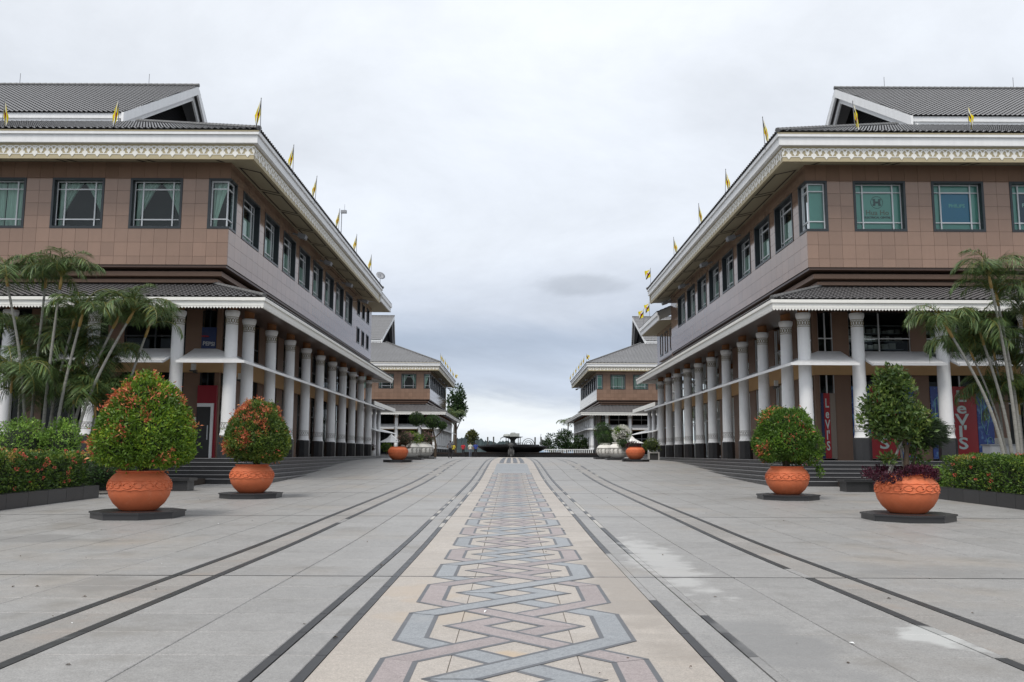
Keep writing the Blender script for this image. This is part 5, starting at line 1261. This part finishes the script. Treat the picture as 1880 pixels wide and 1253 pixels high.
z = urn(-7.5, 75.0, 'left white urn farther from the orange pot'); bush(-7.35, 75.0, z-.15, (.75, .7, .52), 'pink flowering bush in the farther left white urn', 1600, .10, ((.06, .06, .03), (.10, .10, .04), (.2, .14, .1)), FL_P, .7, 'bush', 'flowering bushes in urns', .2, 'flowering_bush')
z = urn(8.4, 78.5, 'right white urn holding a dark green ball shrub')
bush(8.35, 78.5, z-.25, (.72, .7, .75), 'dark green ball shrub in the leftmost right-hand urn', 2200, .09, GREEN_D, group='flowering bushes in urns', lump=.08)
z = urn(8.75, 72.2, 'right white urn beside the orange pot'); bush(9.05, 72.0, z+.05, (.78, .75, .75), 'white blossom ball in the right urn beside the orange pot', 3000, .10, GREEN, FL_W, 1.35, 'bush', 'flowering bushes in urns', .06, 'flowering_bush')
bush(9.15, 71.4, z-.35, (.5, .4, .35), 'dark leafy plant below the white blossom ball', 900, .09, GREEN_D, group='flowering bushes in urns')
bush(8.55, 82.0, g(82)+1.6, (.95, .9, .95), 'dark round topiary behind the white blossom ball', 2800, .09, GREEN_D, group='round topiary trees', lump=.06, trunk=1.6, name='topiary_tree', cat='tree')
z = small_pot(9.2, 65.3, 'small orange pot beside the white urns on the right', 'black base under the distant right orange pot'); bush(9.05, 65.3, z-.15, (.5, .45, .32), 'dark purple plant in the distant right orange pot', 1000, .08, ((.03, .008, .016), (.07, .015, .03), (.12, .04, .06)), group='flowering bushes in urns')
# cloud-pruned topiary tree on the left
tt = empty('topiary_tree', (-6.95, 80, g(80))); tag(tt, 'topiary tree with three round dark crowns behind the left white urns', 'tree')
parts = []
for c, r, m in (((-1.75, 0, 3.55), .70, 2400), ((-.30, 0, 3.30), .72, 2500), ((.60, .1, 2.95), .42, 1100)):
    v = unit(rng.normal(0, 1, (m, 3))); parts.append(crown_leaves(v*r*np.array((1, 1, .9))+np.array(c), v, m, .10, GREEN_D, LG[1:], .15, None, depth=.1))
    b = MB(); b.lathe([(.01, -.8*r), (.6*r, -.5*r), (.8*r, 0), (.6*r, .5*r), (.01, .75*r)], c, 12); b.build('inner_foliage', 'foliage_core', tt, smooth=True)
place('crown', leaf_mesh('crown', *join_leaves(parts)), tt)
b = MB(); b.tube([(0, 0, 0), (.05, 0, 1.2), (-.1, 0, 2.0), (-.3, 0, 2.9)], [.12, .10, .08, .05], 7); b.tube([(0, 0, 1.9), (.4, .05, 2.3), (.6, .1, 2.7)], [.06, .05, .03], 6); b.tube([(-.1, 0, 1.8), (-1.0, 0, 2.4), (-1.75, 0, 3.1)], [.06, .05, .04], 6); b.build('trunk', 'bark', tt)
# perforated planter boxes with shrubs
for s, X, Y, nb, lab in ((-1, -13.0, 80.5, 4, 'left'), (1, 11.7, 72.5, 1, 'right')):
    r_ = empty('concrete_planter', (X, Y, g(Y))); tag(r_, 'pale concrete planter box beside the %s colonnade' % lab, 'planter', 'concrete planters')
    for k in range(nb):
        b = MB(); x = k*.62*(-s)*(-1); W_ = .6 if nb > 1 else .9; b.box(x-W_/2, x+W_/2, -.3, .3, .55, .65); b.box(x-W_/2, x-W_/2+.1, -.3, .3, 0, .549); b.box(x+W_/2-.1, x+W_/2, -.3, .3, 0, .549); b.box(x-W_/2+.1, x+W_/2-.1, -.2, .3, 0, .549, 1); b.build('planter_block', ['concrete', 'interior'], r_)
    if s < 0:
        bush(X+.1, Y, g(Y)+.6, (.4, .4, .35), 'small reddish bush on the left concrete planter', 500, .1, ((.06, .03, .03), (.10, .05, .05), (.14, .1, .08)), group='bushes on concrete planters'); bush(X+1.55, Y, g(Y)+.6, (.5, .45, .4), 'small round green bush on the left concrete planter', 800, .09, GREEN, group='bushes on concrete planters')
    else: bush(X-.1, Y, g(Y)+.62, (.68, .6, .6), 'round olive-green bush on the right concrete planter', 1600, .10, ((.04, .07, .015), (.09, .13, .025), (.2, .22, .05)), group='bushes on concrete planters')
# white garden parasols
for s, X, Y in ((-1, -12.6, 92), (1, 12.2, 90)):
    um = empty('garden_parasol', (X, Y, g(Y))); tag(um, 'white pointed parasol beyond the %s orange pot' % ('left' if s < 0 else 'right'), 'parasol', 'white parasols')
    b = MB(); n = 8; pr_ = [(1.45, 1.55), (1.0, 1.72), (.5, 1.98), (.16, 2.30), (.01, 2.45)]; b.lathe(pr_, n=n, cap=False); b.build('canopy', 'sail', um)
    b = MB(); b.tube([(0, 0, 0), (0, 0, 2.4)], .03, 6); b.build('pole', 'pole', um); b = MB(); b.lathe([(.3, 0), (.28, .08), (.05, .1)], n=12); b.build('foot', 'concrete', um)

# ------------------------------------------------------------------ fountain
FY = 112.0; gz = g(FY)
fz = lambda p: (p[0], p[1], p[2]*.88 if p[2] < 1.62 else 1.4256+(p[2]-1.62)*.66)
ft = empty('stone_fountain', (.15, FY, gz)); tag(ft, 'large dark fountain with a wide bowl and pedestal at the plaza end', 'fountain')
b = MB(fz); b.box(-13.5, 11.6, -3.4, 8, -.2, .38); b.box(-13.3, 11.4, -3.1, 8, .381, .62, 1); b.build('terrace', ['fountain_black', 'fountain_brown'], ft)
b = MB(fz); b.box(-6, 6, -3.2, -3.12, .62, .70); b.build('terrace_coping', 'fountain_brown', ft)
b = MB(fz); b.lathe([(3.0, .55), (3.7, .9), (4.45, 1.38), (4.5, 1.45), (4.5, 1.62), (4.2, 1.62), (4.1, 1.45), (.1, 1.40)], n=40); b.build('basin', 'fountain_black', ft)
b = MB(fz); b.lathe([(3.45, 1.45), (3.4, 1.85), (3.3, 1.86), (.1, 1.7)], n=32); b.build('inner_ring', 'fountain_black', ft)
b = MB(fz); b.lathe([(.75, 1.6), (.55, 1.9), (.32, 2.3), (.30, 2.7), (.5, 3.0), (1.25, 3.28), (1.3, 3.36), (1.2, 3.36), (.2, 3.25)], n=20); b.build('pedestal_bowl', 'bronze', ft, smooth=True)
b = MB(fz); b.box(-.35, .85, -.4, .4, 3.37, 4.0); b.box(-.15, .75, -.41, -.401, 3.5, 3.9); b.lathe([(.3, 4.0), (.28, 4.15), (.05, 4.2)], (.05, 0, 0), 12); b.lathe([(.4, 3.3), (.5, 3.5), (.4, 3.8), (.1, 3.9)], (-.75, 0, 0), 10); b.build('carved_block', 'bronze_pale', ft)
for x in (-.85, .95, -.55, .7):
    b = MB(fz); b.tube([(x, -.5, 1.8), (x, -.5, 3.2)], .05, 6); b.build('pipe', 'bronze', ft)
b = MB(fz); b.box(-.95, 1.3, -.55, -.45, 2.1, 2.2); b.box(-.9, .9, -.55, -.45, 1.95, 2.05); b.build('pipe_rail', 'bronze', ft)
for x, h in ((-3.2, 3.3), (-2.45, 3.35), (2.85, 3.3), (3.6, 3.35)):
    b = MB(fz); b.box(x-.09, x+.09, -.09, .09, 1.7, h); b.build('post', 'bronze', ft)
for r_ in (.75, .5, .3):
    b = MB(fz); b.tube([(1.75+.25+r_*math.cos(t*math.pi/10), 0, 1.9+r_*1.5*math.sin(t*math.pi/10)) for t in range(11)], .06, 6); b.build('arch_pipe', 'bronze', ft)
b = MB(fz); b.tube([(3.6, 0, 3.9), (3.55, 0, 3.2), (4.2, 0, 2.0)], .03, 5); b.tube([(3.6, 0, 2.6), (4.4, 0, 2.2), (4.5, 0, 1.7)], .03, 5); b.build('cable', 'bronze', ft)
b = MB(fz); b.tube([(-1.15, -.2, 3.3), (-1.5, -.2, 3.1), (-1.6, -.2, 2.6)], [.08, .07, .03], 6); b.build('spout', 'bronze', ft)
st = empty('stone_lion', (-.05, FY-4.2, gz)); tag(st, 'small grey seated lion statue in front of the fountain basin', 'statue')
b = MB(); b.lathe([(.42, 0), (.42, .18), (.36, .2), (.44, .5), (.38, .9), (.28, 1.05), (.34, 1.25), (.36, 1.45), (.26, 1.68), (.05, 1.75)], n=12); b.build('body', 'lion_stone', st, smooth=True)
for sx_ in (-1, 1): b = MB(); b.tube([(sx_*.26, -.28, .85), (sx_*.28, -.38, .4), (sx_*.28, -.42, .1)], [.12, .10, .12], 8); b.build('foreleg', 'lion_stone', st, smooth=True)
b = MB(); b.box(-.55, .55, -.6, .5, -.05, .0); b.box(-.14, .14, -.46, -.30, 1.25, 1.42); b.build('muzzle', 'lion_stone', st)
# low white fence, plants and trees beyond
wf = empty('white_fence', (9.0, 138, g(138))); tag(wf, 'low white fence right of the fountain', 'fence')
for k in range(26): b = MB(); b.box(-3.8+.3*k-.05, -3.8+.3*k+.05, -.04, .04, 0, 1.05); b.build('picket', 'white', wf)
b = MB(); b.box(-3.9, 3.9, -.06, .06, 1.051, 1.15); b.box(-3.9, 3.9, -.03, .03, .2, .3) if False else None; b.build('rail', 'white', wf)
def round_tree(x, y, z0, h, r, label, n, size, greens, group, cat='tree', blobs=7, seed=1):
    rnd = random.Random(seed); rt = empty('leafy_tree', (x, y, z0)); tag(rt, label, cat, group); parts = []
    for k in range(blobs):
        c = np.array((rnd.uniform(-.65, .65)*r[0], rnd.uniform(-.6, .6)*r[1], h-r[2]*(.55+rnd.uniform(-.6, .75)))); rr = rnd.uniform(.35, .6)
        m = n//blobs; v = unit(rng.normal(0, 1, (m, 3))); parts.append(crown_leaves(v*np.array(r)*rr*rng.uniform(.6, 1.05, (m, 1))+c, v, m, size, greens, None, depth=.05, asp=.5))
    place('crown', leaf_mesh('crown', *join_leaves(parts)), rt)
    b = MB(); b.tube([(0, 0, -.5), (.1, 0, h*.5), (0, 0, h*.85)], [.03*h, .022*h, .008*h], 7)
    for k in range(4): a = k*1.7; b.tube([(.05, 0, h*(.4+.08*k)), (math.cos(a)*r[0]*.5, math.sin(a)*r[1]*.5, h*(.6+.08*k))], [.012*h, .004*h], 5)
    b.build('trunk', 'bark', rt)
TG = ((.018, .040, .014), (.035, .075, .022), (.07, .12, .035))
round_tree(-13.2, 205, .5, 14.8, (2.6, 2.4, 4.2), 'tall dark tree rising behind the distant left building', 2600, .6, TG, 'trees beyond the plaza', blobs=11, seed=3)
round_tree(9.2, 160, .5, 4.4, (2.6, 2, 1.9), 'round dark tree right of the fountain, by the white fence', 2600, .35, TG, 'trees beyond the plaza', blobs=8, seed=5)
round_tree(12.2, 152, .5, 4.0, (2.0, 2, 1.7), 'dark tree against the distant right building\'s end', 2000, .32, TG, 'trees beyond the plaza', blobs=7, seed=6)
round_tree(7.0, 170, .5, 3.2, (1.6, 1.5, 1.2), 'low dark tree nearest the fountain bowl\'s right side', 1400, .3, TG, 'trees beyond the plaza', blobs=6, seed=7)
round_tree(-6.4, 150, .5, 4.6, (1.2, 1.2, 1.3), 'small olive tree left of the fountain behind the people', 1300, .3, ((.05, .06, .02), (.10, .11, .03), (.16, .16, .05)), 'trees beyond the plaza', blobs=6, seed=8)
for (x, y, tz, lab) in ((-13.0, 196, 9.5, 'palm drooping beyond the far end of the distant left building'), (12.2, 192, 7.6, 'palm drooping beyond the far end of the distant right building')):
    palm((x, y, .8), (x+.2, y, tz), lab, 'palms beyond the plaza', 12, 1.5, .2, int(y))
# ridge of hills on the horizon
def hills(x0, x1, y, hmax, m, name, seed, base=-8, edge=.25):
    b = MB(); n = 200; rnd = random.Random(seed)
    top = []
    for i in range(n+1):
        t = i/n; x = x0+(x1-x0)*t
        h = hmax*(.55+.45*mnoise.fractal(Vector((t*6+seed, 0, 0)), 1, 2, 4))*min(1, t/edge, (1-t)/edge)**.6+2.2*mnoise.noise(Vector((i*.73, seed, 0)))
        top.append((x, h))
    for (xa, ha), (xb, hb) in zip(top[:-1], top[1:]):
        b.face([(xa, y, base), (xb, y, base), (xb, y+60, hb), (xa, y+60, ha)]); b.face([(xa, y+60, ha), (xb, y+60, hb), (xb, y+260, base), (xa, y+260, base)])
    o = b.build(name, m, smooth=False); o['kind'] = 'structure'
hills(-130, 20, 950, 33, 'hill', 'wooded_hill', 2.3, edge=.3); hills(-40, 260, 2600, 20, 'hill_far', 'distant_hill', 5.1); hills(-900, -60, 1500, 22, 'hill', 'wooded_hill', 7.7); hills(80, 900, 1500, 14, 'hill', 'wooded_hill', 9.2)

# ------------------------------------------------------------------ people by the fountain
def person(x, y, rz, shirt, trousers, label, h=1.68, stride=.12, arm=.1):
    k = h/1.7
    J = {'pelvis': (0, 0, .92), 'waist': (0, 0, 1.05), 'chest': (0, .01, 1.28), 'neck': (0, .0, 1.46), 'head0': (0, -.01, 1.55), 'head1': (0, -.01, 1.66),
         'hipL': (-.10, 0, .88), 'kneeL': (-.10, -stride*.8, .48), 'ankL': (-.10, -stride*.2, .09), 'toeL': (-.10, -stride*.2-.14, .04),
         'hipR': (.10, 0, .88), 'kneeR': (.10, stride*.2, .48), 'ankR': (.10, stride*1.3, .10), 'toeR': (.10, stride*1.3-.14, .04),
         'shL': (-.19, 0, 1.40), 'elL': (-.24, .03, 1.13), 'haL': (-.22, -.08-arm, .90), 'shR': (.19, 0, 1.40), 'elR': (.24, .05, 1.13), 'haR': (.23, -.03, .88)}
    E = [('pelvis', 'waist'), ('waist', 'chest'), ('chest', 'neck'), ('neck', 'head0'), ('head0', 'head1'), ('pelvis', 'hipL'), ('hipL', 'kneeL'), ('kneeL', 'ankL'), ('ankL', 'toeL'), ('pelvis', 'hipR'), ('hipR', 'kneeR'), ('kneeR', 'ankR'), ('ankR', 'toeR'), ('chest', 'shL'), ('shL', 'elL'), ('elL', 'haL'), ('chest', 'shR'), ('shR', 'elR'), ('elR', 'haR')]
    Rd = {'pelvis': .14, 'waist': .135, 'chest': .155, 'neck': .06, 'head0': .085, 'head1': .09, 'hipL': .10, 'hipR': .10, 'kneeL': .07, 'kneeR': .07, 'ankL': .05, 'ankR': .05, 'toeL': .045, 'toeR': .045, 'shL': .075, 'shR': .075, 'elL': .05, 'elR': .05, 'haL': .04, 'haR': .04}
    nm = list(J); me = bpy.data.meshes.new('person'); me.from_pydata([tuple(c*k for c in J[n]) for n in nm], [(nm.index(a), nm.index(b)) for a, b in E], [])
    o = bpy.data.objects.new('person', me); COL.objects.link(o); md = o.modifiers.new('s', 'SKIN'); sub = o.modifiers.new('u', 'SUBSURF'); sub.levels = 1; sub.render_levels = 1
    sv = me.skin_vertices[0].data
    for i, n in enumerate(nm): sv[i].radius = (Rd[n]*k, Rd[n]*k*(.8 if n in ('chest', 'waist', 'pelvis') else 1)); sv[i].use_root = (n == 'pelvis')
    dg = bpy.context.evaluated_depsgraph_get(); m2 = bpy.data.meshes.new_from_object(o.evaluated_get(dg)); bpy.data.objects.remove(o)
    m2.materials.clear()
    for a in (shirt, trousers, 'skin', 'hair', 'cloth_black'): m2.materials.append(MATS[a])
    for p in m2.polygons:
        c = p.center/k; i = 0
        if c.z < .07: i = 4
        elif c.z < .95 and abs(c.x) < .20: i = 1
        elif abs(c.x) > .20 and c.z < 1.16: i = 2
        elif c.z > 1.60 or (c.z > 1.48 and c.y > .03): i = 3
        elif c.z > 1.47: i = 2
        p.material_index = i; p.use_smooth = True
    m2.name = 'person'; q = place('person', m2, None, (x, y, g(y)+.003), (0, 0, rz)); tag(q, label, 'person', 'people near the fountain'); return q
person(-5.55, 79.5, R(180), 'cloth_grey', 'cloth_black', 'person in grey shirt and black trousers walking towards the fountain', 1.66, .16)
person(-6.9, 104, R(200), 'cloth_yellow', 'cloth_black', 'person in a yellow top standing by the fountain terrace', 1.62, .02)
person(-5.75, 104.5, R(170), 'cloth_red', 'cloth_black', 'person in a red top standing by the fountain terrace', 1.66, .03)
person(-4.85, 103.2, R(20), 'cloth_white', 'cloth_jean', 'person in a pale shirt and jeans near the fountain bowl', 1.68, .05)
person(-4.25, 104, R(190), 'cloth_blue', 'cloth_black', 'person in a blue shirt nearest the fountain bowl', 1.72, .03)

# ------------------------------------------------------------------ dry leaves and scraps on the paving
lm = MB(); rl = random.Random(21)
for k in range(70):
    y = rl.uniform(6.2, 30); x = rl.uniform(-1, 1)*.6*y; r_ = rl.uniform(.012, .030); a = rl.uniform(0, 6.28); z = g(y)+.004; h = rl.uniform(.004, .022)
    c, d = math.cos(a)*r_, math.sin(a)*r_
    lm.face([(x-c, y-d, z), (x+d*.5, y-c*.5, z+h), (x+c, y+d, z+.003), (x-d*.5, y+c*.5, z+h*.7)], 0 if rl.random() < .85 else 1)
o = lm.build('leaf_litter', ['bark', 'letter_white'], None); o['kind'] = 'stuff'; o['label'] = 'scattered dry leaves and scraps on the plaza'
